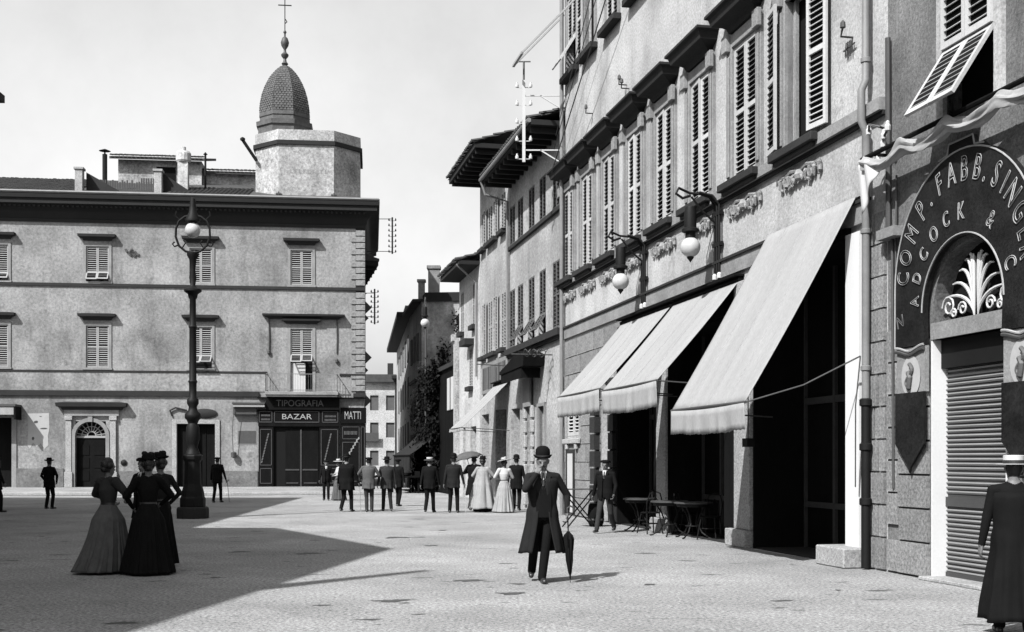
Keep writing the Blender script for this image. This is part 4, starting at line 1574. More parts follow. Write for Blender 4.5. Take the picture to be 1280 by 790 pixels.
# ------------------------------------------------------------------ house at the right edge with the arched shop sign
SO = (RO[0] + .2086 * RL, RO[1] - .978 * RL, 0)
ps = thing('sewing_shop_house', 'dark weathered house at the right edge with a shuttered arched shop door', 'building', SO, RA)
SDW = (1.17, 2.83)
holes = [(1.17, 2.83, 0, 3.2, .26), (1.17, 2.83, 3.42, 4.4, .3), (1.5, 2.6, 6.1, 8.4, .25), (5.2, 6.3, 6.1, 8.4, .25), (4.9, 6.6, 0, 3.2, .3), (9, 10.1, 6.1, 8.4, .25)]
m = MB()
wall_cells(m, 0, 15, 0, 17, holes)
body(m, 0, 15, 14, 0, 17)
m.build('wall', 'plaster_s', ps, fixn=False)
# arch spandrels and lintel
m = MB()
inner = arc(2.0, 3.57, .83, math.pi, 0, 20)
outer = [(1.165, 4.42 if 0 < k < 20 else 3.57) for k in range(21)]
outer = [(x, 4.42) for x, z in inner]
m.band(outer, inner, .004, .3)
m.build('arch_spandrel', 'plaster_s', ps)
P('transom', 'stone_trim', ps, (1.17, 2.83, -.04, .28, 3.2, 3.42))
P('door_jamb', 'marble', ps, (1.172, 1.2, -.03, .25, 0, 3.195))
P('door_jamb', 'marble', ps, (2.8, 2.828, -.03, .25, 0, 3.195))
P('doorstep', 'stone_light', ps, (1.1, 2.9, -.18, .26, 0, .05), bevel=.01)
P('fanlight_glass', 'interior', ps, (1.17, 2.83, .26, .29, 3.42, 4.42))
fg = MB()
for s in (-1, 1):
    for k in range(6):
        pts = []
        for j in range(9):
            t_ = j / 8
            sp = (.03, .1, .2, .33, .48, .62)[k]
            ht = (.8, .82, .76, .64, .48, .32)[k]
            pts.append((2.0 + s * (.04 + sp * t_ ** 1.7), .1, 3.44 + ht * math.sin(t_ * 1.75) * .98))
        fg.tube(pts, [.011 + .014 * math.sin(math.pi * j / 8) for j in range(9)], 6)
    for (cx_, cz_, r0) in ((.62, 3.62, .15), (.3, 3.56, .1), (.5, 3.52, .07)):
        pts = [(2.0 + s * (cx_ + r0 * (1 - k / 20) * math.cos(k * .6)), .1, cz_ + r0 * (1 - k / 20) * math.sin(k * .6)) for k in range(16)]
        fg.tube(pts, .014, 6)
fg.build('fanlight_grille', 'white_paint', ps, smooth=True)
P('roller_housing', 'black_iron', ps, (1.2, 2.8, .1, .25, 2.82, 3.195))
P('shutter_back', 'iron', ps, (1.2, 2.8, .2, .22, .05, 2.82))
sl = MB()
sl.obox((.8, 0, 0), (1.6, .03, .026), Matrix.Rotation(R(35), 3, 'X'))
slm = sl.mesh('slat', 'shutter_metal')
k = 0
z = .12
while z < 2.82:
    if not (.98 < z < 1.12):
        o = obj('slat', slm, ps, (1.2, .19 + rng.uniform(-.004, .004), z + rng.uniform(-.003, .003)))
        o.rotation_euler = (rng.uniform(-.08, .08), rng.uniform(-.003, .003), 0)
    z += .062
P('shutter_lock_rail', 'iron', ps, (1.2, 2.8, .165, .2, .985, 1.11))
P('shutter_foot_rail', 'iron', ps, (1.2, 2.8, .165, .2, .05, .11))
# stones of the base beside the door
for k in range(7):
    z = .02 + k * .46
    key = ('s', 0)
    if key not in bme:
        bme[key] = MB().box(0, .74, -.05, 0, .014, .446).mesh('stone', 'stone')
    o = obj('stone', bme[key], ps, (.36, 0, z))
    o.scale[1] = rng.uniform(.8, 1.3)
    key = ('s', 1)
    if key not in bme:
        bme[key] = MB().box(0, .3, -.04, 0, .014, .446).mesh('stone', 'stone')
    o = obj('stone', bme[key], ps, (.03, 0, z + (.2 if k else 0)))
for xx in (3.0, 3.75, 4.15, 6.7, 7.4):
    for k in range(6):
        obj('stone', bme[('s', 0)], ps, (xx, 0, .02 + k * .46))
P('shop_door', 'dark_wood', ps, (4.9, 6.6, .25, .3, 0, 3.2))
# window above with shutters pushed out at the foot
for wx in (1.5, 5.2, 9.0):
    fr = MB()
    fr.box(wx - .16, wx, -.06, .1, 6.0, 8.6)
    fr.box(wx + 1.1, wx + 1.26, -.06, .1, 6.0, 8.6)
    fr.box(wx, wx + 1.1, -.057, .1, 8.4, 8.6)
    fr.build('window_frame', 'plaster_r', ps)
    P('window_back', 'interior', ps, (wx, wx + 1.1, .22, .25, 6.1, 8.4))
    for s in (0, 1):
        if wx == 1.5:
            o = shutter_leaf(ps, wx + .0 + s * .55, -.05, 6.95, .54, 1.42, 'shutter', 'own', pitch=.1, ang=38)
            q = MB()
            o2 = shutter_leaf(ps, wx + .0 + s * .55, -.05, 6.95, .54, 1.05, 'shutter', 'own', pitch=.1, ang=38)
            o2.rotation_euler = (R(180 - 33), 0, 0)
        else:
            shutter_leaf(ps, wx + .0 + s * .55, -.05, 6.12, .54, 2.26, 'shutter', 'joined', pitch=.1)
P('eaves', 'soffit', ps, (0, 15, -.8, 14, 17, 17.3))
m = MB()
m.tube([(.1, -.05, 4.9), (.1, -.06, 7.6)], .04, 8)
m.tube([(.1, -.06, 6.3), (.2, -.25, 6.3), (.1, -.35, 6.35), (0, -.3, 6.25)], .018, 6)
m.tube([(.1, -.06, 6.05), (.25, -.22, 6.12), (.45, -.26, 6.2)], .018, 6)
m.tube([(.1, -.06, 5.85), (0, -.2, 5.9), (-.08, -.25, 5.8)], .018, 6)
m.build('wire_hook', 'iron', ps)
for (x, y, z) in ((0, -.3, 6.28), (.45, -.26, 6.22), (.28, -.22, 6.15), (.22, -.2, 6.05)):
    m = MB()
    m.lathe([(.01, -.05), (.04, -.04), (.045, .02), (.03, .05), (.03, .08), (.01, .1)], 8, (x, y, z))
    m.build('insulator', 'white_paint', ps)
m = MB()
m.tube([(.22, -.06, 4.9), (.24, -.06, 3.4), (.24, -.05, 1.2)], .022, 6)
m.tube([(.32, -.05, 5.6), (.3, -.05, 4.3)], .015, 6)
m.build('cable', 'iron', ps)
# rolled awning with bunched cloth above the sign
ra = thing('furled_awning', 'bunched white cloth of a furled awning above the arched shop sign', 'awning', SO, RA)
m = MB()


def furl(a, b):
    x = -.1 + a * 4.3
    ang = b * 2 * math.pi
    swag = abs(math.sin(a * math.pi * 4.0))
    rr = .07 + .03 * math.sin(a * 31) * math.sin(ang * 2) + .03 * (1 - swag)
    fold = .018 * math.sin(ang * 5 + a * 17)
    return (x, -.32 - (rr + fold) * math.cos(ang) * .8, 5.84 - .12 * swag + (rr + fold) * math.sin(ang))


m.grid(furl, 90, 26)
m.build('cloth', 'canvas_white', ra, smooth=True)
m = MB()


def tail(a, b):
    x = -.2 + a * .5 + .12 * b
    return (x, -.36 + .04 * math.sin(a * 9), 5.84 - b * (.62 * (1 - a) + .1) + .02 * math.sin(a * 14))


m.grid(tail, 12, 8)
m.build('cloth_tail', 'white_paint', ra, solid=.01, smooth=True)
m = MB()
m.tube([(-.2, -.3, 5.93), (4.2, -.3, 5.93)], .035, 8)
m.bar((0.1, 0, 5.93), (.1, -.3, 5.93), .04)
m.bar((3.9, 0, 5.93), (3.9, -.3, 5.93), .04)
m.build('roller', 'dark_wood', ra)
P('side_bracket', 'stone_trim', ra, (.02, .5, -.2, -.02, 4.72, 4.86))
# arched sign
sg = thing('arched_shop_sign', 'dark arched signboard with outlined lettering round the fanlight', 'shop sign', SO, RA)
n = 32
inner = [(1.15, 3.15)] + arc(2.0, 3.57, .87, math.pi, 0, n) + [(2.85, 3.15)]
outer = [(.4, 3.15)] + arc(2.0, 3.95, 1.6, math.pi, 0, n) + [(3.6, 3.15)]
m = MB()
m.band(outer, inner, -.12, -.05)
m.prism([(1.45, 5.4), (2.55, 5.4), (2.5, 5.52), (2.3, 5.52), (2.26, 5.66), (1.74, 5.66), (1.7, 5.52), (1.5, 5.52)], -.118, -.052)
m.build('board', 'signboard', sg)
m = MB()
m.tube([(x, -.125, z) for x, z in arc(2.0, 3.57, .9, math.pi, 0, n)], .012, 6)
m.tube([(x, -.125, z) for x, z in [(.41, 3.15)] + arc(2.0, 3.95, 1.585, math.pi, 0, n) + [(3.59, 3.15)]], .012, 6)
m.tube([(1.5, -.122, 5.5), (1.7, -.122, 5.53), (1.74, -.122, 5.66), (2.26, -.122, 5.66), (2.3, -.122, 5.53), (2.5, -.122, 5.5)], .012, 6)
m.build('edge_line', 'letter', sg)


def arc_text(pairs, cx_, cz_, r, size, sx, parent, mat='letter', ol=.007):
    for ch, deg in pairs:
        a = R(deg)
        text(ch, size * rng.uniform(.95, 1.05), mat, parent, cx_ + r * math.cos(a), -.132, cz_ + r * math.sin(a), rot=a - math.pi / 2 + rng.uniform(-.05, .05), outline=ol * rng.uniform(.8, 1.15), sx=sx * rng.uniform(.95, 1.05))


arc_text(zip('COMP.FABB.SINGER', (172, 160, 146, 131, 121, 110, 98, 86, 74, 66, 56, 47, 38, 26, 15, 5)), 2.0, 3.9, 1.36, .44, .62, sg)
arc_text(zip('ADCOCK&C', (177, 160, 142, 124, 107, 89, 52, 14)), 2.0, 3.68, 1.06, .3, .72, sg)
text('N', .24, 'letter_dim', sg, .55, -.125, 3.5, rot=.25, outline=.007)
# side panels of the sign: banner cloth, oval emblem and pointed plate
for (sx0, lab) in ((.42, 'left'), (2.86, 'right')):
    m = MB()
    m.box(sx0, sx0 + .72, -.1, -.04, 2.52, 3.14)
    m.build('side_panel', 'stone_trim', sg)
    m = MB()
    xs = [sx0 + .0 + .72 * k / 12 for k in range(13)]
    zt = [3.08 + .07 * abs(math.cos(math.pi * k / 12)) ** 1.5 for k in range(13)]
    m.tube([(x, -.125, z) for x, z in zip(xs, zt)], .018, 6)
    m.build('swag_line', 'letter', sg)
    m = MB()
    m.tube([(x, -.12, z - .05) for x, z in zip(xs, zt)], .025, 6)
    m.build('swag_line', 'letter_dark', sg)
    e = MB()
    e.lathe([(.02, 0), (.2, .0), (.21, .012), (.02, .02)], 24)
    o = e.build('emblem_oval', 'paper', sg, (sx0 + .38, -.1, 2.74))
    o.rotation_euler = (R(90), 0, 0)
    o.scale = (1.15, 1.35, 1)
    e = MB()
    e.tube([(.07 * math.sin(t_ * 2 * math.pi), 0, .17 - .34 * t_) for t_ in [k / 14 for k in range(15)]], .028, 6)
    e.tube([(-.02, 0, .06), (.03, -.005, -.02), (-.01, 0, -.16)], .04, 6)
    e.build('emblem_mark', 'letter_dim', sg, (sx0 + .38, -.135, 2.74))
    pt = MB()
    pt.prism([(sx0, 2.52), (sx0 + .74, 2.52), (sx0 + .74, 1.82), (sx0 + .4, 1.5), (sx0 + .37, 1.42), (sx0 + .34, 1.5), (sx0, 1.82)], -.13, -.1)
    pt.build('pointed_plate', 'signboard', sg)

# ------------------------------------------------------------------ street houses beyond
b1 = thing('street_house', 'pale street house with five narrow shuttered windows next to the cafe palazzo', 'building', rpt(42.8), RA)
B1W = [.5, 1.8, 3.5, 5.05, 6.8]
holes = [(u - .42, u + .42, 9.2, 10.55, .15) for u in B1W] + [(u - .42, u + .42, 5.58, 7.6, .15) for u in B1W]
GB = [(.3, 1.7, 0, 3.4, .5), (2.9, 3.6, 0, 3.3, .5), (4.6, 5.4, .0, 3.3, .4)]
m = MB()
wall_cells(m, 0, 7.78, 0, 11.4, holes + GB)
body(m, 0, 7.78, 12, 0, 11.4)
m.build('wall', 'plaster_b', b1, fixn=False)
for h in GB:
    P('shop_door', 'dark_wood', b1, (h[0], h[1], .36, .4, h[2], h[3]))
for j, u in enumerate(B1W):
    for (z0, z1) in ((9.2, 10.55), (5.58, 7.6)):
        P('window_back', 'interior', b1, (u - .42, u + .42, .12, .15, z0, z1))
        for s in (0, 1):
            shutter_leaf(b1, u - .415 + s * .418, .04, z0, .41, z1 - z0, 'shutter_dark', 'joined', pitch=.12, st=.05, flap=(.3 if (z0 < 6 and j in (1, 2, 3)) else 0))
P('sill_course', 'stone_dark', b1, (0, 7.7, -.1, 0, 9.02, 9.14))
P('sill_course', 'stone_dark', b1, (0, 7.7, -.2, 0, 5.3, 5.5), (0, 7.7, -.1, 0, 5.2, 5.3))
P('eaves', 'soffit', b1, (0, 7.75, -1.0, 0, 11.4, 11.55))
m = MB()
m.add([(0, -1.02, 11.56), (7.75, -1.02, 11.56), (7.75, 6, 13.7), (0, 6, 13.7), (0, 12, 11.56), (7.75, 12, 11.56)], [(0, 1, 2, 3), (3, 2, 5, 4)])
coppi(m, 0, 7.75, -1.08, 3, 11.6, 12.85)
m.build('roof', 'roof_tile', b1, fixn=False)
m = MB()
m.tube([(0, -1.06, 11.52), (7.75, -1.06, 11.52)], .07, 8)
m.tube([(.08, -1.05, 11.45), (.08, -.9, 11.0), (.08, -.1, 10.8), (.08, -.1, 5)], .05, 8)
m.build('gutter', 'zinc', b1)
rm2 = MB().box(-.06, .06, -.95, 0, -.16, 0).mesh('rafter', 'soffit')
for k in range(12):
    obj('rafter', rm2, b1, (.3 + k * .65, 0, 11.395))
pk = MB()
for k in range(7):
    for x in (2.72, 3.78):
        pk.box(x - .16, x + .16, -.1, 0, .1 + k * .48, .5 + k * .48)
pk.build('door_stones', 'stone_light', b1, bevel=.02)
P('window_frame', 'stone_trim', b1, (4.45, 4.6, -.06, .1, .8, 3.4), (5.4, 5.55, -.06, .1, .8, 3.4), (4.6, 5.4, -.057, .1, 3.3, 3.4))
P('notice_board', 'paper_grey', b1, (2.75, 3.75, -.14, -.06, 3.35, 4.3), bevel=.01)
m = MB()
m.tube([(.6, -.02, 4.9), (.6, -1.3, 4.95)], .02, 6)
for k in range(3):
    m.tube([(6.4 + .1 * math.cos(a / 3) * (3 - k), -.3 - k * .25 + .1 * math.sin(a / 3), 4.85 + .1 * math.sin(a / 2)) for a in range(20)], .016, 6)
m.tube([(6.4, -.02, 4.8), (6.4, -1.3, 4.8)], .02, 6)
m.build('scroll_bracket', 'iron', b1)
cb = thing('wooden_canopy', 'dark ragged wooden canopy over the doorway of the pale street house', 'canopy', rpt(42.8), RA)
m = MB()
m.prism([(1.6, 4.5), (5.3, 4.55), (5.4, 4.9), (4.7, 5.05), (1.6, 4.6)], -.7, -.02)
m.build('roof', 'dark_wood', cb)
P('fringe', 'dark_wood', cb, (1.7, 4.9, -.66, -.62, 4.2, 4.52), (4.86, 4.9, -.62, -.05, 4.2, 4.52))

b2 = thing('street_house', 'second pale street house with the widest overhanging eaves and half-open blinds', 'building', rpt(48.46), RA)
B2W = [.87, 2.2, 3.2, 4.75]
holes = [(u - .4, u + .4, 10.0, 11.4, .15) for u in B2W] + [(u - .4, u + .4, 5.7, 7.75, .15) for u in B2W]
GB = [(.4, 1.9, 0, 3.4, .5), (3.2, 5.2, 0, 3.5, .6)]
m = MB()
wall_cells(m, 0, 5.76, 0, 12.7, holes + GB)
body(m, 0, 5.76, 12, 0, 12.7)
m.build('wall', 'plaster_b', b2, fixn=False)
for h in GB:
    P('shop_door', 'dark_wood', b2, (h[0], h[1], .4, .45, h[2], h[3]))
for j, u in enumerate(B2W):
    for (z0, z1) in ((10.0, 11.4), (5.7, 7.75)):
        P('window_back', 'interior', b2, (u - .4, u + .4, .12, .15, z0, z1))
        P('window_sill', 'stone_dark', b2, (u - .5, u + .5, -.2, 0, z0 - .16, z0 - .02))
        if j in (1, 3):
            for s in (0, 1):
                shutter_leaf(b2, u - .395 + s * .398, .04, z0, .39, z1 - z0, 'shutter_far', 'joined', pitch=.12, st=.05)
        else:
            shutter_leaf(b2, u + .42, -.06, z0, .39, z1 - z0, 'shutter_far', 'joined', pitch=.12, st=.05)
P('eaves', 'soffit', b2, (-.1, 5.75, -1.25, 0, 12.7, 12.86))
m = MB()
m.add([(-.2, -1.3, 12.87), (5.8, -1.3, 12.87), (5.8, 6, 15.2), (-.2, 6, 15.2), (-.2, 12, 12.87), (5.8, 12, 12.87)], [(0, 1, 2, 3), (3, 2, 5, 4)])
m.add([(5.76, 0, 12.7), (5.76, 12, 12.7), (5.76, 6, 15.15)], [(0, 1, 2)])
coppi(m, -.2, 5.8, -1.35, 3, 12.9, 14.2)
m.build('roof', 'roof_tile', b2, fixn=False)
for k in range(9):
    o = obj('rafter', rm2, b2, (.3 + k * .65, 0, 12.695))
    o.scale = (1, 1.25, 1)
lt = thing('shop_lettering_board', 'weathered board of tall worn capital letters above the white street awning', 'shop sign', rpt(48.46), RA)
P('board', 'paper_grey', lt, (.7, 5.6, -.06, 0, 4.2, 5.4))
m = MB()
rr_ = random.Random(2)
for k in range(9):
    x = 1.0 + k * .5
    m.box(x, x + .1, -.075, -.061, 4.35, 5.2)
    if k % 3 != 1:
        m.box(x + .1, x + .28, -.075, -.061, rr_.choice((4.35, 5.06)), rr_.choice((5.2, 5.2)) if False else 4.49 if k % 2 else 5.2)
    m.box(x + .26, x + .34, -.074, -.0612, 4.35, 5.2)
m.build('lettering', 'letter_dark', lt)
awning('awning', 'narrow white awning of the street shop, seen steeply from the side', 3.3, 5.9, 4.35, 1.75, 2.75, .1, base=rpt(48.46), scallop=False, group='white awnings along the street')

b3 = thing('street_house', 'low white street house with a closed pair of tall shutters at its far end', 'building', rpt(53.4), RA)
holes = [(.45, 1.2, 7.2, 8.95, .15), (3.4, 4.2, 7.2, 8.95, .15), (2.6, 3.4, 4.7, 6.3, .15), (1.0, 1.6, 0, 3.0, .3), (2.9, 4.2, 0, 3.0, .3)]
m = MB()
wall_cells(m, 0, 5.03, 0, 9.5, holes)
body(m, 0, 5.03, 12, 0, 9.5)
m.build('wall', 'plaster_white', b3, fixn=False)
for h in holes[:3]:
    P('window_back', 'interior', b3, (h[0], h[1], .12, .15, h[2], h[3]))
    P('window_sill', 'stone_dark', b3, (h[0] - .1, h[1] + .1, -.2, 0, h[2] - .2, h[2] - .02))
    wd = (h[1] - h[0]) / 2
    for s in (0, 1):
        shutter_leaf(b3, h[0] + .003 + s * wd, .04, h[2], wd - .005, h[3] - h[2], 'shutter_far', 'joined', pitch=.12, st=.05)
P('window_hood', 'stone_dark', b3, (2.3, 3.7, -.4, 0, 6.4, 6.65))
for h in holes[3:]:
    P('shop_door', 'dark_wood', b3, (h[0], h[1], .25, .3, h[2], h[3]))
P('eaves', 'soffit', b3, (-.1, 5.0, -.85, 0, 9.5, 9.65))
m = MB()
m.add([(-.2, -.9, 9.66), (5.03, -.9, 9.66), (5.03, 6, 11.7), (-.2, 6, 11.7), (-.2, 12, 9.66), (5.03, 12, 9.66)], [(0, 1, 2, 3), (3, 2, 5, 4)])
coppi(m, -.2, 5.0, -.95, 2, 9.7, 10.55)
m.build('roof', 'roof_tile', b3, fixn=False)
m = MB()
m.tube([(4.6, -.9, 9.55), (4.6, -.3, 9.0), (4.6, -.08, 8.8), (4.6, -.08, 5)], .045, 8)
m.build('drain_pipe', 'zinc', b3)
# white insulator rack on the palazzo's far corner
rk = rack('telegraph_rack', 'white insulator post held out by struts at the corner of the cafe palazzo', (RO[0] + .02, RO[1] + .1, 11.55), R(180), 2.4, (.75, -.85), 5, mat='white_paint', out=1.22, iw=.05)
m = MB()
m.tube([(1.22, 0, 1.2), (1.22, 0, 1.75)], .03, 6)
m.bar((1.02, 0, 1.75), (1.42, 0, 1.75), .03)
m.build('finial', 'iron', rk)
# telegraph wires along the palazzo front
for k, (a, b, lab) in enumerate((((.3, -.35, 11.0), (15, -.6, 21.2), 'highest telegraph wire rising across the upper wall of the cafe palazzo'), ((.3, -.4, 10.6), (15.5, -.6, 20.0), 'middle telegraph wire rising across the upper wall of the cafe palazzo'), ((.2, -.45, 9.95), (16, -.6, 18.6), 'lowest and thickest telegraph wire rising across the upper wall of the cafe palazzo'))):
    m = MB()
    pts = [Vector(a).lerp(Vector(b), t / 12) - Vector((0, 0, .25 * math.sin(math.pi * t / 12))) for t in range(13)]
    m.tube(pts, .017 if k == 2 else .012, 5)
    tag(m.build('telegraph_wire', 'wire', None, RO, rz=RA), lab, 'wire', 'telegraph wires')

# ------------------------------------------------------------------ street lamp on the piazza
sl_ = thing('street_lamp', 'tall dark cast-iron street lamp with a globe in a ring on the piazza', 'street lamp', (-8.75, 32.9, 0), 0)
m = MB()
m.lathe([(.44, 0), (.44, .28), (.4, .32)], 8, rot=R(22.5))
m.build('step', 'stone_dark', sl_, bevel=.02)
m = MB()
m.lathe([(.35, .32), (.35, .55), (.32, .6), (.3, .75), (.24, .95), (.22, 1.55), (.27, 1.62), (.28, 1.72), (.21, 1.76)], 8, rot=R(22.5))
m.build('pedestal', 'black_iron', sl_, bevel=.015)
m = MB()
m.lathe([(.21, 1.76), (.17, 1.85), (.13, 1.95), (.16, 2.05), (.19, 2.2), (.18, 2.5), (.13, 2.6), (.16, 2.68), (.22, 2.75), (.22, 2.85), (.13, 2.95), (.11, 3.05), (.16, 3.15), (.16, 3.25), (.1, 3.32), (.105, 3.7), (.13, 3.75), (.1, 3.8), (.095, 5.2), (.12, 5.25), (.09, 5.3), (.085, 6.0), (.12, 6.05), (.14, 6.15), (.24, 6.22), (.24, 6.27), (.12, 6.33), (.07, 6.4), (.1, 6.6), (.07, 6.8), (.1, 7.1), (.16, 7.2), (.16, 7.28), (.05, 7.32)], 14)
m.build('column', 'black_iron', sl_, smooth=True)
m = MB()
for s in (-1, 1):
    m.tube([(0, 0, 7.28), (s * .2, 0, 7.32), (s * .38, 0, 7.47), (s * .47, 0, 7.72), (s * .46, 0, 7.95), (s * .38, 0, 8.15), (s * .22, 0, 8.27), (s * .08, 0, 8.3)], .032, 8)
    m.tube([(s * .38, 0, 7.5), (s * .5, 0, 7.45), (s * .56, 0, 7.52), (s * .5, 0, 7.58)], .022, 6)
    m.tube([(s * .3, 0, 7.4), (s * .2, 0, 7.55), (s * .26, 0, 7.62)], .02, 6)
    m.tube([(s * .36, 0, 8.18), (s * .48, 0, 8.3), (s * .45, 0, 8.42)], .018, 6)
m.build('ring', 'black_iron', sl_, smooth=True)
m = MB()
m.lathe([(.02, 8.8), (.07, 8.76), (.09, 8.55), (.11, 8.38), (.2, 8.2), (.2, 8.14), (.1, 8.1)], 14)
m.build('cap', 'black_iron', sl_, smooth=True)
m = MB()
m.lathe([(.21 * math.sin(a), 7.9 - .21 * math.cos(a)) for a in [math.pi * k / 12 for k in range(13)]], 18)
m.build('globe', 'opal', sl_, smooth=True)


# ------------------------------------------------------------------ cafe tables and chairs
def cafe_table(label, x, y, rz):
    t = thing('cafe_table', label, 'table', (x, y, 0), rz, 'cafe tables')
    m = MB()
    m.lathe([(.36, .7), (.4, .71), (.4, .735), (.38, .74), (.02, .742)], 24)
    m.build('table_top', 'iron', t, smooth=True)
    m = MB()
    m.lathe([(.34, .64), (.36, .7), (.02, .7)], 16)
    m.build('apron', 'black_iron', t)
    for k in range(4):
        a = R(45 + 90 * k)
        c, s = math.cos(a), math.sin(a)
        m = MB()
        m.tube([(c * .3, s * .3, .68), (c * .17, s * .17, .5), (c * .1, s * .1, .3), (c * .2, s * .2, .12), (c * .36, s * .36, .02), (c * .42, s * .42, .012)], .017, 6)
        m.build('leg', 'black_iron', t)
    m = MB()
    m.tube([(.16 * math.cos(a), .16 * math.sin(a), .25) for a in [R(20 * k) for k in range(19)]], .012, 6)
    m.build('leg_ring', 'black_iron', t)
    return t


def cafe_chair(label, x, y, rz):
    t = thing('cafe_chair', label, 'chair', (x, y, 0), rz, 'cafe chairs')
    m = MB()
    m.lathe([(.02, .45), (.2, .44), (.21, .455), (.19, .47), (.02, .47)], 18)
    m.build('seat', 'dark_wood', t, smooth=True)
    for sx in (-1, 1):
        m = MB()
        m.tube([(sx * .14, -.14, .45), (sx * .17, -.18, .22), (sx * .2, -.22, 0)], .014, 6)
        m.build('leg', 'black_iron', t)
        m = MB()
        m.tube([(sx * .15, .15, .45), (sx * .17, .2, .2), (sx * .19, .25, 0)], .014, 6)
        m.build('leg', 'black_iron', t)
    m = MB()
    m.tube([(-.16, .15, .45), (-.18, .22, .7), (-.12, .25, .88), (0, .26, .92), (.12, .25, .88), (.18, .22, .7), (.16, .15, .45)], .014, 6)
    m.tube([(-.09, .17, .47), (-.1, .23, .7), (0, .245, .8), (.1, .23, .7), (.09, .17, .47)], .011, 6)
    m.build('backrest', 'black_iron', t)
    m = MB()
    m.tube([(.17 * math.cos(a), .17 * math.sin(a), .22) for a in [R(20 * k) for k in range(19)]], .01, 6)
    m.build('stretcher', 'black_iron', t)
    return t


cafe_table('farthest cafe table, just right of the walking man in baggy trousers', 2.9, 27.0, .2)
cafe_table('middle cafe table with a bright round top', 3.32, 25.3, .5)
cafe_table('nearest cafe table, closest to the big white awning', 3.72, 24.6, .1)
cafe_chair('cafe chair behind the farthest cafe table', 3.45, 27.3, R(70))
cafe_chair('cafe chair between the farthest and the middle cafe table', 3.0, 26.1, R(200))
cafe_chair('cafe chair behind the middle cafe table', 3.75, 25.7, R(60))
cafe_chair('cafe chair standing nearest to the pilaster', 4.0, 24.2, R(-30))
fs_ = thing('folding_stand', 'folding iron stand with crossed legs before the coursed stone wall', 'stand', (1.62, 28.6, 0), R(15))
for y in (-.2, .2):
    m = MB()
    m.bar((-.38, y, 0), (.38, y, .88), .028)
    m.build('leg', 'black_iron', fs_)
    m = MB()
    m.bar((.38, y + .03, 0), (-.38, y + .03, .88), .028)
    m.build('leg', 'black_iron', fs_)
P('top_bar', 'black_iron', fs_, (-.4, -.36, -.25, .25, .86, .9), (.36, .4, -.25, .25, .86, .9))
P('tray', 'iron', fs_, (-.4, .4, -.22, .22, .895, .915))
bn = thing('dust_bin', 'small dark barrel on the pavement behind the walking man in baggy trousers', 'barrel', (2.02, 28.9, 0), 0)
MB().lathe([(.15, 0), (.19, .1), (.2, .3), (.18, .5), (.15, .55), (.02, .55)], 14).build('barrel', 'dark_wood', bn, smooth=True)
MB().lathe([(.195, .14), (.203, .15), (.203, .18), (.195, .19)], 14).build('hoop', 'iron', bn)
# ================================================================== PEOPLE
def two_bone(a, t, l1, l2, pole):
    a, t, pole = Vector(a), Vector(t), Vector(pole)
    d = t - a
    L_ = min(d.length, (l1 + l2) * .999)
    d.normalize()
    t = a + d * L_
    ca = (l1 * l1 + L_ * L_ - l2 * l2) / (2 * l1 * L_)
    ca = max(-1, min(1, ca))
    p = pole - d * pole.dot(d)
    p.normalize()
    return a + d * l1 * ca + p * l1 * math.sqrt(1 - ca * ca), t


def capsule(mb, a, b, ra, rb, n=12):
    a, b = Vector(a), Vector(b)
    d = (b - a)
    if d.length < 1e-5:
        d = Vector((0, 0, 1e-4))
    u = d.normalized()
    pts, rs = [], []
    for k in (0, 25, 50, 75):
        pts.append(a - u * ra * math.cos(R(k)))
        rs.append(max(1e-3, ra * math.sin(R(k))))
    pts.append(a)
    rs.append(ra)
    pts.append(b)
    rs.append(rb)
    for k in (75, 50, 25, 0):
        pts.append(b + u * rb * math.cos(R(k)))
        rs.append(max(1e-3, rb * math.sin(R(k))))
    mb.tube(pts, rs, n)


def loft(mb, rings, n=18):
    vs, fs = [], []
    for (cx_, cy_, cz_, rx, ry) in rings:
        for k in range(n):
            a = 2 * math.pi * k / n
            vs.append((cx_ + rx * math.cos(a), cy_ + ry * math.sin(a), cz_))
    for i in range(len(rings) - 1):
        for k in range(n):
            k2 = (k + 1) % n
            fs.append((i * n + k, i * n + k2, (i + 1) * n + k2, (i + 1) * n + k))
    fs.append(tuple(range(n))[::-1])
    fs.append(tuple(range((len(rings) - 1) * n, len(rings) * n)))
    mb.add(vs, fs)


def voxel_body(mb, vox, smooth_it):
    me = bpy.data.meshes.new('body')
    me.from_pydata([tuple(v) for v in mb.v], [], mb.f)
    bm = bmesh.new()
    bm.from_mesh(me)
    bmesh.ops.recalc_face_normals(bm, faces=bm.faces)
    bm.to_mesh(me)
    bm.free()
    o = bpy.data.objects.new('body', me)
    col.objects.link(o)
    r_ = o.modifiers.new('r', 'REMESH')
    r_.mode = 'VOXEL'
    r_.voxel_size = vox
    s_ = o.modifiers.new('s', 'SMOOTH')
    s_.factor = .5
    s_.iterations = smooth_it
    res = eval_mesh(o)
    bpy.data.objects.remove(o)
    return res


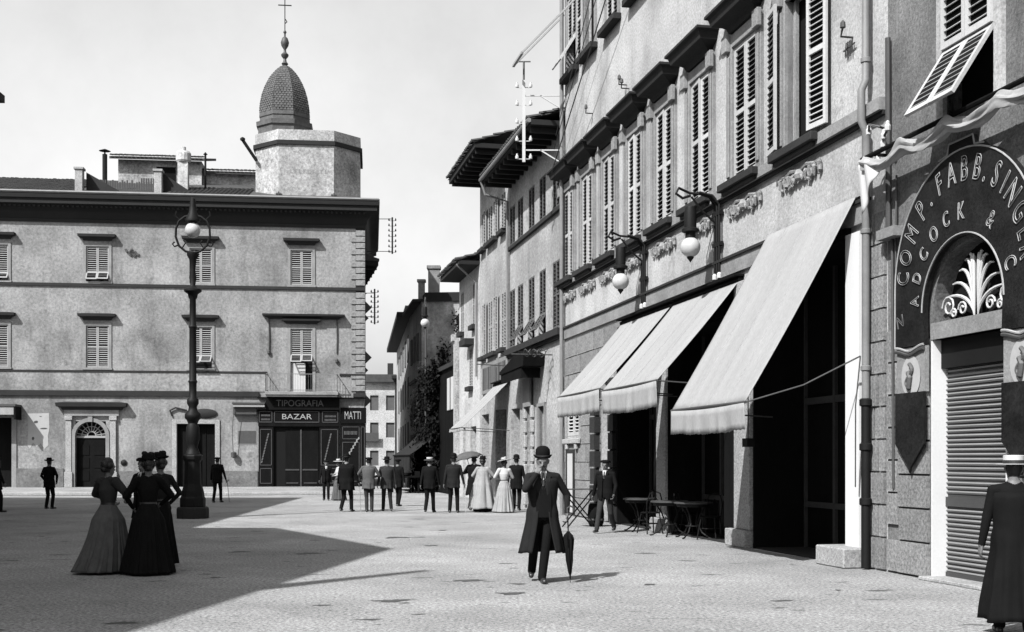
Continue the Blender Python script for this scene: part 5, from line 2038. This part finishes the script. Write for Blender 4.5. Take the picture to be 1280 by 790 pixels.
def hand_prims(mb, segs, w, d, nrm, side, curl=35., lab=0):
    """palm, four unequal bent fingers and a thumb leaving the side of the palm"""
    w, d, nrm = Vector(w), Vector(d).normalized(), Vector(nrm)
    nrm = (nrm - d * nrm.dot(d)).normalized()
    s = d.cross(nrm) * side
    for k, o_ in enumerate((.028, .01, -.01, -.026)):
        b0 = w + d * .02 + s * o_ * .8
        b1 = w + d * .085 + s * o_
        capsule(mb, b0, b1, .015, .013, 8)
        ln = (.036, .042, .039, .03)[k]
        p, dd = b1, d
        for j in range(3):
            c = R(curl * (1.0 if j else .7))
            dd = (Matrix.Rotation(c, 3, d.cross(nrm)) @ dd) if j == 0 else (Matrix.Rotation(c, 3, d.cross(nrm)) @ dd)
            q = p + dd * ln * (1, .7, .55)[j]
            capsule(mb, p, q, .0098 - j * .0008, .009 - j * .0008, 8)
            p = q
    t0 = w + d * .025 + s * .032
    t1 = t0 + (d * .75 + s * .55 + nrm * .3).normalized() * .04
    t2 = t1 + (d * .9 + s * .05 + nrm * .5).normalized() * .03
    capsule(mb, t0, t1, .013, .0115, 8)
    capsule(mb, t1, t2, .0115, .0095, 8)
    segs.append((w + d * .03, w + d * .16, .05, lab))


HATS = {
    'bowler': ([(.122, .01), (.127, .022), (.12, .01), (.1, .0), (.098, .03), (.101, .07), (.095, .115), (.07, .148), (.035, .162), (.005, .165)], 'cloth_black'),
    'felt': ([(.17, .02), (.172, .014), (.11, .0), (.096, .012), (.092, .05), (.09, .1), (.07, .13), (.04, .12), (.005, .115)], 'cloth_black'),
    'boater': ([(.172, .006), (.172, .0), (.1, .0), (.1, .085), (.09, .09), (.005, .092)], 'straw'),
    'cap': ([(.12, .01), (.125, .03), (.12, .055), (.08, .075), (.005, .08)], 'cloth_black'),
    'ladies': ([(.13, .02), (.135, .01), (.12, -.01), (.1, -.01), (.1, .04), (.085, .08), (.005, .1)], 'cloth_black'),
    'ladies_white': ([(.23, .0), (.235, -.01), (.16, .012), (.1, .01), (.1, .06), (.085, .095), (.005, .11)], 'straw'),
}


def person(label, loc, rz, h=1.72, sex='m', top='cloth_black', legs='cloth_black', shoes='leather', feet=((-.1, .1, .08), (.1, -.12, .08)),
           hands=((-.3, -.02, .85), (.3, -.05, .85)), poles=((-.6, .8, 0), (.6, .8, 0)), hdirs=None, lean=0., yaw=0., pitch=0., coat=None, skirt=None,
           hat=None, hat_tilt=(0., 0.), shirt=False, vox=.011, curl=35., puff=0., hair='hair', moustache=False, group=None, face=False, bun=False, fat=1.):
    t = thing('person', label, 'person', loc, rz, group)
    t.scale = (h / 1.75,) * 3
    mb = MB()
    segs = []

    def ly(z):
        return -lean * max(0, z - .9)
    if sex == 'm':
        prof = [(.84, .15, .11), (.95, .17, .122), (1.08, .163, .12), (1.22, .178, .126), (1.34, .19, .124), (1.42, .172, .1), (1.475, .1, .075), (1.52, .06, .06)]
        shx, hip = .185, .088
    else:
        prof = [(.84, .165, .13), (.95, .175, .132), (1.07, .115, .095), (1.18, .142, .122), (1.28, .16, .13), (1.38, .148, .1), (1.45, .085, .07), (1.5, .05, .05)]
        shx, hip = .16, .085
    prof = [(z, rx * fat, ry * fat) for z, rx, ry in prof]
    loft(mb, [(0, ly(z), z, rx, ry) for z, rx, ry in prof])
    segs += [((-.05, ly(.9), .92), (-.05, ly(1.38), 1.38), .115, 1), ((.05, ly(.9), .92), (.05, ly(1.38), 1.38), .115, 1)]
    shz = 1.415
    # neck and head
    nb, hc = Vector((0, ly(1.46) + .01, 1.45)), Vector((0, ly(1.62) - .015, 1.625))
    capsule(mb, nb, hc - Vector((0, -.02, .06)), .058 if sex == 'm' else .048, .052 if sex == 'm' else .045)
    hb = MB()
    loft(hb, [(0, -.03, -.122, .022, .02), (0, -.025, -.112, .042, .045), (0, -.012, -.085, .056, .068), (0, 0, -.04, .067, .085), (0, .002, 0, .073, .094), (0, .004, .045, .075, .097), (0, .006, .085, .063, .082), (0, .006, .11, .04, .052), (0, .006, .122, .012, .015)])
    capsule(hb, (0, -.093, -.002), (0, -.112, -.034), .009, .014, 8)      # nose
    capsule(hb, (-.04, -.082, .018), (.04, -.082, .018), .013, .013, 8)   # brow
    capsule(hb, (-.018, -.083, -.066), (.018, -.083, -.066), .012, .012, 8)   # lips
    for s in (-1, 1):
        capsule(hb, (s * .077, .012, -.022), (s * .082, .018, .016), .011, .014, 8)
    HM = Matrix.Translation(hc) @ Matrix.Rotation(yaw, 4, 'Z') @ Matrix.Rotation(pitch, 4, 'X')
    hb.v = [tuple(HM @ Vector(v)) for v in hb.v]
    mb.add(hb.v, hb.f)
    segs.append((HM @ Vector((0, -.03, -.07)), HM @ Vector((0, 0, .06)), .075, 0))
    segs.append((nb + Vector((0, 0, .05)), hc - Vector((0, 0, .08)), .05, 0))
    # arms
    ends = []
    for i, s in enumerate((-1, 1)):
        sh = Vector((s * shx, ly(shz), shz))
        el, wr = two_bone(sh, hands[i], .29, .255, poles[i])
        capsule(mb, (s * .06, ly(shz), shz + .01), sh, .07, .064 if sex == 'm' else .055)
        capsule(mb, sh, el, (.062 if sex == 'm' else .052) + puff, .05 if sex == 'm' else .042 + puff * .6)
        capsule(mb, el, wr, .049 if sex == 'm' else .04 + puff * .3, .036 if sex == 'm' else .03)
        segs += [(sh, el, .055, 1), (el, wr, .045, 1)]
        fd = (wr - el).normalized()
        hd_ = Vector(hdirs[i][0]) if hdirs and hdirs[i] else fd
        nn = Vector(hdirs[i][1]) if hdirs and hdirs[i] else Vector((-s, -.3, 0))
        capsule(mb, wr - fd * .02, wr + hd_.normalized() * .02, .026, .024, 8)
        hand_prims(mb, segs, wr, hd_, nn, 1 if s < 0 else -1, curl if not (hdirs and hdirs[i] and len(hdirs[i]) > 2) else hdirs[i][2])
        ends.append((wr, hd_.normalized()))
    # legs
    for i, s in enumerate((-1, 1)):
        hp = Vector((s * hip, 0, .9))
        kn, an = two_bone(hp, feet[i], .43, .41, (0, -1, 0))
        f = 1.0 if skirt is None else .8
        capsule(mb, hp, kn, .092 * f * fat, .068 * f)
        capsule(mb, kn, an, .066 * f, .058 * f)
        segs += [(hp, kn, .08, 2), (kn, an, .062, 2)]
        ft = Vector((an.x + s * .02, an.y - .15, max(.035, an.z - .055)))
        hl = Vector((an.x, an.y + .05, max(.035, an.z - .055)))
        capsule(mb, hl, ft, .034, .036, 10)
        capsule(mb, an, hl * .5 + ft * .5, .045, .038, 10)
        segs += [(hl, ft, .036, 3), (an - Vector((0, 0, .03)), hl * .5 + ft * .5, .035, 3)]
    me = voxel_body(mb, vox, 3)
    for mname in ('skin', top, legs, shoes, hair):
        me.materials.append(MATS[mname])
    nf = len(me.polygons)
    c = np.empty(nf * 3, np.float32)
    me.polygons.foreach_get('center', c)
    c = c.reshape(-1, 3)
    best = np.full(nf, 1e9, np.float32)
    lab = np.zeros(nf, np.int32)
    for a, b, r_, l_ in segs:
        a, b = np.array(a, np.float32), np.array(b, np.float32)
        ab = b - a
        tt = np.clip(((c - a) @ ab) / max(1e-8, ab @ ab), 0, 1)
        d_ = np.linalg.norm(c - (a + tt[:, None] * ab), axis=1) - r_
        k = d_ < best
        best[k] = d_[k]
        lab[k] = l_
    hi = np.array(HM.inverted())
    hl_ = c @ hi[:3, :3].T + hi[:3, 3]
    scalp = (lab == 0) & (np.abs(hl_[:, 2]) < .2) & (np.abs(hl_[:, 0]) < .1) & (np.abs(hl_[:, 1]) < .13) & ((hl_[:, 2] > .055) | ((hl_[:, 1] > .03) & (hl_[:, 2] > -.07)))
    lab[scalp] = 4
    me.polygons.foreach_set('material_index', lab)
    me.shade_smooth()
    obj('body', me, t)
    if face:
        e = MB()
        for s in (-1, 1):
            e.lathe([(.003, -.007), (.011, -.004), (.012, .002), (.004, .007)], 8, (s * .032, -.083, .002))
        o = e.build('eyes', 'leather', t)
        o.matrix_local = HM
    if moustache:
        e = MB()
        for s in (-1, 1):
            e.tube([(0, -.103, -.048), (s * .02, -.1, -.052), (s * .045, -.085, -.06)], [.01, .009, .003], 6)
        o = e.build('moustache', 'hair', t, smooth=True)
        o.matrix_local = HM
    if bun or sex == 'f':
        e = MB()
        for (x_, y_, z_, r_) in ((0, .07, .05, .075), (0, .02, .085, .085), (-.05, .03, .04, .06), (.05, .03, .04, .06), (0, .1, -.02, .05)):
            e.lathe([(r_ * math.sin(a), -r_ * math.cos(a)) for a in [math.pi * k / 8 for k in range(9)]], 12, (x_, y_, z_))
        o = e.build('hair', 'hair', t, smooth=True)
        o.matrix_local = HM
    if hat:
        pr_, hm_ = HATS[hat]
        e = MB()
        e.lathe(pr_, 24)
        lift = .05 if sex == 'm' else .115
        HT = HM @ Matrix.Translation((0, .008, lift)) @ Matrix.Rotation(hat_tilt[0], 4, 'X') @ Matrix.Rotation(hat_tilt[1], 4, 'Y')
        if hat in ('bowler', 'felt'):
            for i, v in enumerate(e.v):
                rr = math.hypot(v[0], v[1])
                if rr > .105:
                    e.v[i] = (v[0], v[1], v[2] + .024 * (abs(v[0]) / .13) ** 2)
        o = e.build('hat', hm_, t, smooth=True)
        o.matrix_local = HT
        if hat in ('boater', 'felt', 'bowler', 'ladies_white'):
            b_ = MB()
            b_.lathe([(.1035, .004), (.1035, .04), (.1, .042)], 24)
            obj('hat_band', b_.mesh('hat_band', 'leather'), o)
        if hat.startswith('ladies'):
            b_ = MB()
            rr = random.Random(hash(label) % 1000 if False else len(label))
            for k in range(9):
                a = k * .698
                r_ = rr.uniform(.025, .04)
                b_.lathe([(r_ * math.sin(q), -r_ * math.cos(q)) for q in [math.pi * j / 6 for j in range(7)]], 8, (.065 * math.cos(a), .065 * math.sin(a), .06 + rr.random() * .03))
            obj('hat_trim', b_.mesh('hat_trim', 'cloth_light' if hat == 'ladies_white' else 'cloth_dark'), o)
    if coat:
        # (material, z_top, z_bottom, flare, gap_top, gap_bottom, sway)
        cm, zt, zb, fl, g0, g1 = coat[:6]
        n, nv = 64, 22
        rr = random.Random(len(label))
        ph = [rr.uniform(0, 6.28) for _ in range(4)]
        e = MB()

        def cf(a, b):
            z = zt + (zb - zt) * b
            gap = g0 + (g1 - g0) * b ** .8
            th = -math.pi / 2 + gap + (2 * math.pi - 2 * gap) * a
            i_ = 0
            while i_ < len(prof) - 2 and prof[i_ + 1][0] < z:
                i_ += 1
            z0_, x0_, y0_ = prof[i_]
            z1_, x1_, y1_ = prof[i_ + 1]
            q = max(0, min(1, (z - z0_) / (z1_ - z0_)))
            rx, ry = x0_ + (x1_ - x0_) * q, y0_ + (y1_ - y0_) * q
            down = max(0, ((coat[7] if len(coat) > 7 else 1.05) - z))
            if len(coat) > 7:
                rx, ry = max(rx, .155), max(ry, .12)
            fold = .026 * (math.sin(th * 5 + ph[0] + b * 1.5) + .8 * math.sin(th * 8 + ph[1] - b) + .5 * math.sin(th * 13 + ph[3])) * min(1, down * 1.3)
            gx = .022 + fl * down + fold
            gy = .022 + fl * down * .95 + fold
            return ((rx + gx) * math.cos(th), ly(z) + (ry + gy) * math.sin(th) + (coat[6] if len(coat) > 6 else 0) * down, z + .012 * math.sin(th * 4 + ph[2]) * b)
        e.grid(cf, n, nv)
        o = e.build('coat', cm, t, smooth=True, solid=.012, fixn=False)
    if skirt:
        sm, zt, zb, rb, pl_, amp, back, sidew = skirt
        n, nv = 96, 26
        e = MB()

        def sf(a, b):
            th = 2 * math.pi * a
            z = zt + (zb - zt) * b
            bell = .115 + (rb - .115) * (.32 * min(1, b * 4.5) + .68 * b ** 1.25) if b > 0 else .115
            f = 1.5 * amp * b * (math.sin(th * pl_ + .8 * math.sin(th * 2)) * (.6 + .4 * math.sin(th * 3 + 1)) + .5 * math.sin(th * (pl_ * 2 + 1) + 1.3 + b) + .7 * math.sin(th * 5 + 2 * b))
            bk = back * b ** 2 * max(0, math.sin(th)) + 0
            return ((bell + f) * math.cos(th) + sidew * b ** 2, ly(z) + (bell * .95 + f) * math.sin(th) + bk, z)
        e.grid(sf, n, nv)
        o = e.build('skirt', sm, t, smooth=True, solid=.01, fixn=False)
        e = MB()
        e.lathe([(.125, zt - .02), (.128, zt + .03)], 24)
        o = e.build('belt', 'leather', t, smooth=True)
        o.scale = (1, .84, 1)
        o.location = (0, ly(zt), 0)
    if shirt:
        e = MB()
        y = ly(1.4)
        e.add([(-.045, y - .088, 1.475), (.045, y - .088, 1.475), (.012, y - .131, 1.3), (-.012, y - .131, 1.3), (-.045, y - .07, 1.5), (.045, y - .07, 1.5)], [(0, 1, 2, 3), (4, 5, 1, 0)])
        e.build('shirt_front', 'cloth_white', t, solid=.008)
        e = MB()
        e.lathe([(.06, 1.475), (.062, 1.52), (.057, 1.522), (.055, 1.475)], 18, (0, ly(1.5) - .004, 0))
        e.build('collar', 'cloth_white', t, smooth=True)
        e = MB()
        e.tube([(0, y - .095, 1.47), (0, y - .13, 1.38), (0, y - .142, 1.3)], [.014, .018, .01], 6)
        e.build('necktie', 'leather', t)
        e = MB()
        for s in (-1, 1):
            e.add([(s * .05, y - .08, 1.5), (s * .1, y - .1, 1.44), (s * .085, y - .134, 1.36), (s * .012, y - .142, 1.24), (s * .02, y - .138, 1.3)], [(0, 1, 2, 3, 4) if s > 0 else (4, 3, 2, 1, 0)])
        e.build('lapels', top, t, solid=.01)
    t['_'] = 0
    del t['_']
    return t, ends, ly


def to_world(t, p):
    M = Matrix.Translation(t.location) @ Matrix.Rotation(t.rotation_euler[2], 4, 'Z') @ Matrix.Diagonal((*t.scale, 1))
    return M @ Vector(p)


def cane(label, top, tip, mat='leather', group='walking canes'):
    m = MB()
    top, tip = Vector(top), Vector(tip)
    m.tube([tip - tip, top - tip], [.008, .011], 8)
    tt = top - tip
    o = thing('walking_cane', label, 'cane', tip, 0, group)
    m.build('shaft', mat, o)
    m = MB()
    m.tube([tt, tt + Vector((0, 0, .04)), tt + Vector((.03, 0, .06)), tt + Vector((.07, 0, .045))], .013, 6)
    m.build('handle', mat, o)
    return o


# ---- the man in the centre, facing us
mm, ends, ly_ = person('man in long dark overcoat and bowler hat raising a hand to his mouth', (.40, 15.72, 0), R(4), 1.70, top='cloth_coat', legs='cloth_black',
    feet=((-.12, .3, .13), (-.02, -.14, .08)), hands=((-.1, -.2, 1.46), (.33, -.02, .93)), poles=((-.85, .15, -1), (.8, .6, 0)),
    hdirs=(((.45, .25, .85), (.3, 1, 0), 30), ((.05, -.25, -1), (-1, 0, 0), 48)), lean=.02, yaw=R(-6), pitch=R(6), coat=('cloth_coat', 1.4, .40, .215, .10, .5), hat='bowler', shirt=True, vox=.0075, moustache=True, face=True)
e = MB()
e.tube([(-.02, -.16, 1.56), (-.06, -.24, 1.545)], [.006, .005], 6)
e.build('cigar', 'shop_wood_trim', mm)
# waistcoat front between the open coat edges
e = MB()
e.grid(lambda a, b: ((a - .5) * .2, -.135 - .01 * math.cos((a - .5) * 3) - .02 * b, 1.3 - .42 * b), 6, 8)
e.build('waistcoat', 'cloth_black', mm, solid=.01)
# his furled umbrella
hp = to_world(mm, (.335, -.05, .87))
tp = Vector((hp.x + .03, hp.y - .08, .05))
um = thing('furled_umbrella', 'furled black umbrella held point down by the man in the overcoat', 'umbrella', tp, 0)
ax = hp - tp
m = MB()
n = 24
prf = [(0, .006), (.06, .01), (.1, .02), (.3, .038), (.5, .052), (.64, .06), (.7, .05), (.74, .025), (.76, .016)]
vs, fs = [], []
for (q, r_) in prf:
    for k in range(n):
        a = 2 * math.pi * k / n
        rr = r_ * (1 + .28 * math.sin(a * 8 + q * 6))
        c_ = ax * (q / .98)
        vs.append((c_.x + rr * math.cos(a), c_.y + rr * math.sin(a), c_.z))
for i in range(len(prf) - 1):
    for k in range(n):
        k2 = (k + 1) % n
        fs.append((i * n + k, i * n + k2, (i + 1) * n + k2, (i + 1) * n + k))
m.add(vs, fs)
m.build('canopy', 'cloth_black', um, smooth=True)
m = MB()
m.tube([(0, 0, -.045), ax * .1], .006, 6)
m.build('ferrule', 'iron', um)
m = MB()
m.tube([ax * .75, ax * 1.08], .01, 8)
m.build('stick', 'leather', um)
m = MB()
pts = [ax * 1.08 + Vector((0, 0, 0)), ax * 1.13 + Vector((.0, 0, .02)), ax * 1.13 + Vector((.04, 0, .05)), ax * 1.13 + Vector((.08, 0, .03)), ax * 1.13 + Vector((.085, 0, -.01))]
m.tube(pts, .013, 8)
m.build('handle', 'shop_wood_trim', um)

GS = 'strollers on the piazza'
# ---- the group in the shadow on the left
person('woman in grey blouse and wide dark skirt seen from behind, leftmost of the shaded group', (-5.72, 17.0, 0), R(150), 1.60, 'f', top='cloth_midgrey', legs='cloth_dark', skirt=('cloth_grey', 1.06, .04, .42, 17, .02, .12, .06),
       hands=((-.16, -.24, 1.12), (.2, -.22, 1.1)), poles=((-1, .4, -.1), (1, .35, -.1)), puff=.03, bun=True, vox=.01, group=GS)
person('woman in black dress and dark hat, in the middle of the shaded group', (-5.12, 16.9, 0), R(200), 1.62, 'f', top='cloth_black', legs='cloth_black', skirt=('cloth_black', 1.06, .03, .4, 15, .018, .14, 0),
       hands=((-.2, -.2, 1.05), (.22, -.15, 1.0)), poles=((-1, .5, -.1), (1, .5, -.1)), puff=.02, hat='ladies', vox=.011, group=GS)
person('woman in black with a flat dark hat, rightmost of the shaded group', (-5.3, 18.1, 0), R(215), 1.64, 'f', top='cloth_dark', legs='cloth_black', skirt=('cloth_black', 1.05, .05, .25, 13, .015, .06, 0),
       hands=((-.2, -.15, 1.0), (.2, -.18, 1.05)), poles=((-1, .6, -.1), (1, .6, -.1)), hat='ladies', hat_tilt=(.1, .1), vox=.011, group=GS)
person('man in dark suit and cap reaching out his arm behind the shaded women', (-5.95, 19.4, 0), R(-30), 1.64, top='cloth_black', legs='cloth_black', coat=('cloth_black', 1.38, .72, .12, .08, .25),
       hands=((-.5, -.2, 1.2), (.28, -.05, .85)), poles=((-.3, .5, -1), (.6, .8, 0)), hat='cap', shirt=True, vox=.012, group=GS, face=True)
# ---- single men by the palazzo
person('man in dark suit and felt hat standing below the white wall poster', (-15.16, 39.3, 0), R(165), 1.63, top='cloth_black', legs='cloth_black', coat=('cloth_black', 1.38, .75, .1, .05, .1),
       hands=((-.22, -.12, .95), (.22, -.12, .95)), poles=((-1, .5, 0), (1, .5, 0)), feet=((-.12, 0, .08), (.12, 0, .08)), hat='felt', vox=.014, group=GS)
p272, e272, _ = person('man in dark suit walking with a cane right of the street lamp', (-11.1, 45.2, 0), R(170), 1.70, top='cloth_black', legs='cloth_black', coat=('cloth_black', 1.38, .78, .08, .05, .1),
       hands=((-.34, -.05, .86), (.27, -.02, .85)), feet=((-.06, -.2, .09), (.07, .2, .09)), hat='cap', vox=.014, group=GS)
wp = to_world(p272, (-.37, -.1, .8))
cane('dark cane of the man right of the street lamp', wp, (wp.x + .05, wp.y + .1, .01))
person('dark-coated man cut off by the left edge of the picture', (-15.75, 36.6, 0), R(95), 1.72, top='cloth_black', legs='cloth_black', coat=('cloth_black', 1.38, .7, .12, .05, .15), hands=((-.28, .0, .85), (.3, -.18, .82)), hat='felt', vox=.014, group=GS)
# ---- the row of people walking down the street
person('man in dark suit facing us in front of the bazaar shopfront', (-7.35, 47.5, 0), R(5), 1.58, top='cloth_black', legs='cloth_black', coat=('cloth_black', 1.38, .8, .08, .08, .2), shirt=True, hat='cap', vox=.014, group=GS, face=True)
person('woman in white blouse and grey skirt beside the bazaar shopfront', (-6.85, 47.4, 0), R(-60), 1.56, 'f', top='cloth_white', legs='cloth_dark', skirt=('cloth_grey', 1.06, .04, .32, 13, .018, .05, 0), hands=((-.12, -.26, 1.15), (.16, -.24, 1.1)), hat='ladies_white', vox=.014, group=GS)
p433, e433, _ = person('stout man in a bulky black coat with a pale cane, seen from behind', (-5.1, 37.0, 0), R(165), 1.74, top='cloth_black', legs='cloth_black', coat=('cloth_black', 1.4, .68, .13, .05, .1), fat=1.22,
       hands=((-.36, -.1, .9), (.3, -.02, .85)), feet=((-.12, -.1, .08), (.1, .2, .12)), hat='felt', vox=.014, group=GS)
wp = to_world(p433, (-.38, -.12, .84))
cane('pale cane of the stout man in black', wp, (wp.x + .03, wp.y + .05, .01), mat='shutter_far')
person('man in light grey jacket and dark cap seen from behind', (-4.42, 37.0, 0), R(182), 1.68, top='cloth_grey', legs='cloth_midgrey', coat=('cloth_grey', 1.4, .74, .1, .04, .06), hands=((-.14, -.2, 1.1), (.2, -.2, 1.05)), poles=((-1, .4, -.2), (1, .4, -.2)), feet=((-.1, 0, .08), (.05, .1, .08)), hat='cap', vox=.014, group=GS)
person('man in dark grey jacket walking beside the man in light grey', (-3.9, 37.4, 0), R(192), 1.66, top='cloth_midgrey', legs='cloth_dark', coat=('cloth_midgrey', 1.4, .74, .1, .04, .06), feet=((-.12, .22, .11), (.1, -.2, .08)), hat='felt', vox=.014, group=GS)
person('dark figure in the shade right of the man in dark grey', (-3.95, 41.5, 0), R(150), 1.63, top='cloth_black', legs='cloth_black', coat=('cloth_black', 1.4, .7, .1, .04, .06), hat='cap', vox=.016, group=GS)
person('man in black suit with a pale straw hat seen from behind', (-2.5, 36.4, 0), R(170), 1.67, top='cloth_black', legs='cloth_black', coat=('cloth_black', 1.4, .76, .07, .04, .06), feet=((-.08, -.2, .08), (.08, .22, .12)), hands=((-.3, -.12, .87), (.27, .1, .86)), hat='boater', vox=.014, group=GS)
p567, e567, _ = person('man in dark suit and bowler seen from behind with a white cane', (-1.77, 36.4, 0), R(178), 1.73, top='cloth_dark', legs='cloth_black', coat=('cloth_dark', 1.4, .76, .07, .04, .06), feet=((-.12, .02, .08), (.12, 0, .08)), hat='bowler', hands=((-.32, -.06, .86), (.3, 0, .86)), vox=.014, group=GS)
wp = to_world(p567, (-.34, -.1, .8))
cane('white cane of the man in dark suit and bowler', wp, (wp.x + .02, wp.y + .05, .01), mat='white_paint')
pu, eu, _ = person('man in black holding an open umbrella, half hidden by the woman in the long coat', (-1.2, 38.0, 0), R(185), 1.72, top='cloth_black', legs='cloth_black', coat=('cloth_black', 1.4, .5, .16, .05, .1), hat='felt', hands=((-.24, -.2, 1.0), (.1, -.28, 1.25)), poles=((-1, .4, -.3), (1, .2, -.5)), vox=.014, group=GS)
person('woman in a long pale flared coat and dark hat seen from behind', (-.9, 36.9, 0), R(172), 1.64, 'f', top='cloth_light', legs='cloth_dark', coat=('cloth_light', 1.4, .12, .2, .03, .04, .08, 1.36), hands=((-.2, -.22, 1.05), (.2, -.22, 1.05)), poles=((-1, .4, -.2), (1, .4, -.2)), puff=.03, hat='ladies', skirt=('cloth_black', 1.06, .03, .3, 11, .01, .05, 0), vox=.012, group=GS)
person('woman in white blouse, dark belt and flowered white hat seen from behind', (-.24, 36.5, 0), R(188), 1.60, 'f', top='cloth_white', legs='cloth_dark', skirt=('cloth_light', 1.06, .03, .34, 17, .02, .16, .03), hands=((-.1, -.24, 1.12), (.12, -.24, 1.1)), poles=((-1, .5, -.2), (1, .5, -.2)), puff=.025, hat='ladies_white', hat_tilt=(.12, .15), vox=.012, group=GS)
person('dark-suited man half hidden right of the woman in white', (.14, 38.0, 0), R(170), 1.7, top='cloth_black', legs='cloth_black', coat=('cloth_black', 1.4, .7, .1, .04, .06), hat='bowler', vox=.016, group=GS)
# the open umbrella over them
uh = to_world(pu, (.06, -.34, 1.28))
ou = thing('open_umbrella', 'open grey umbrella held over the couple in the street', 'umbrella', (uh.x, uh.y, uh.z - .1), 0)
m = MB()
m.tube([(0, 0, 0), (-.03, -.05, .72)], .01, 6)
m.tube([(-.03, -.05, .72), (-.033, -.055, .8)], .005, 6)
m.build('stick', 'leather', ou)
m = MB()


def umb(a, b):
    th = 2 * math.pi * a
    sc_ = 1 - .05 * abs(math.sin(th * 4)) * b
    r_ = .52 * math.sin(b * 1.25) / math.sin(1.25) * sc_
    return (-.03 + r_ * math.cos(th), -.05 + r_ * math.sin(th), .72 - .24 * (1 - math.cos(b * 1.25)) / (1 - math.cos(1.25)) + .03 * abs(math.sin(th * 4)) * b * b)


m.grid(umb, 48, 8)
co = m.build('canopy', 'cloth_grey', ou, solid=.006, smooth=True)
rb_ = MB()
rb_.tube([umb(0, k / 6) for k in range(1, 7)], .005, 5)
rbm = rb_.mesh('rib', 'iron')
for k in range(8):
    rr = MB()
    rr.tube([Vector(umb(k / 8, j / 6)) - Vector((0, 0, .012)) for j in range(1, 7)], .005, 5)
    rr.build('rib', 'iron', ou)
ou.rotation_euler = (0, R(-14), 0)
# ---- man walking along the cafe front
person('man in dark jacket, open collar and baggy grey trousers walking past the cafe tables', (2.05, 26.3, 0), R(-22), 1.60, top='cloth_black', legs='cloth_midgrey', coat=('cloth_black', 1.38, .8, .09, .1, .25), feet=((-.13, -.3, .08), (.12, .3, .14)), hands=((-.34, .08, .88), (.26, -.16, .92)), hat='cap', shirt=True, vox=.011, face=True)
# ---- man at the right edge
person('man in black suit and straw boater cut off by the right edge', (4.6, 11.0, 0), R(165), 1.63, top='cloth_black', legs='cloth_black', coat=('cloth_black', 1.4, .14, .13, .05, .1), hat='boater', hands=((-.33, -.05, .87), (.3, -.02, .86)), feet=((-.12, .12, .08), (.12, -.1, .08)), vox=.009)
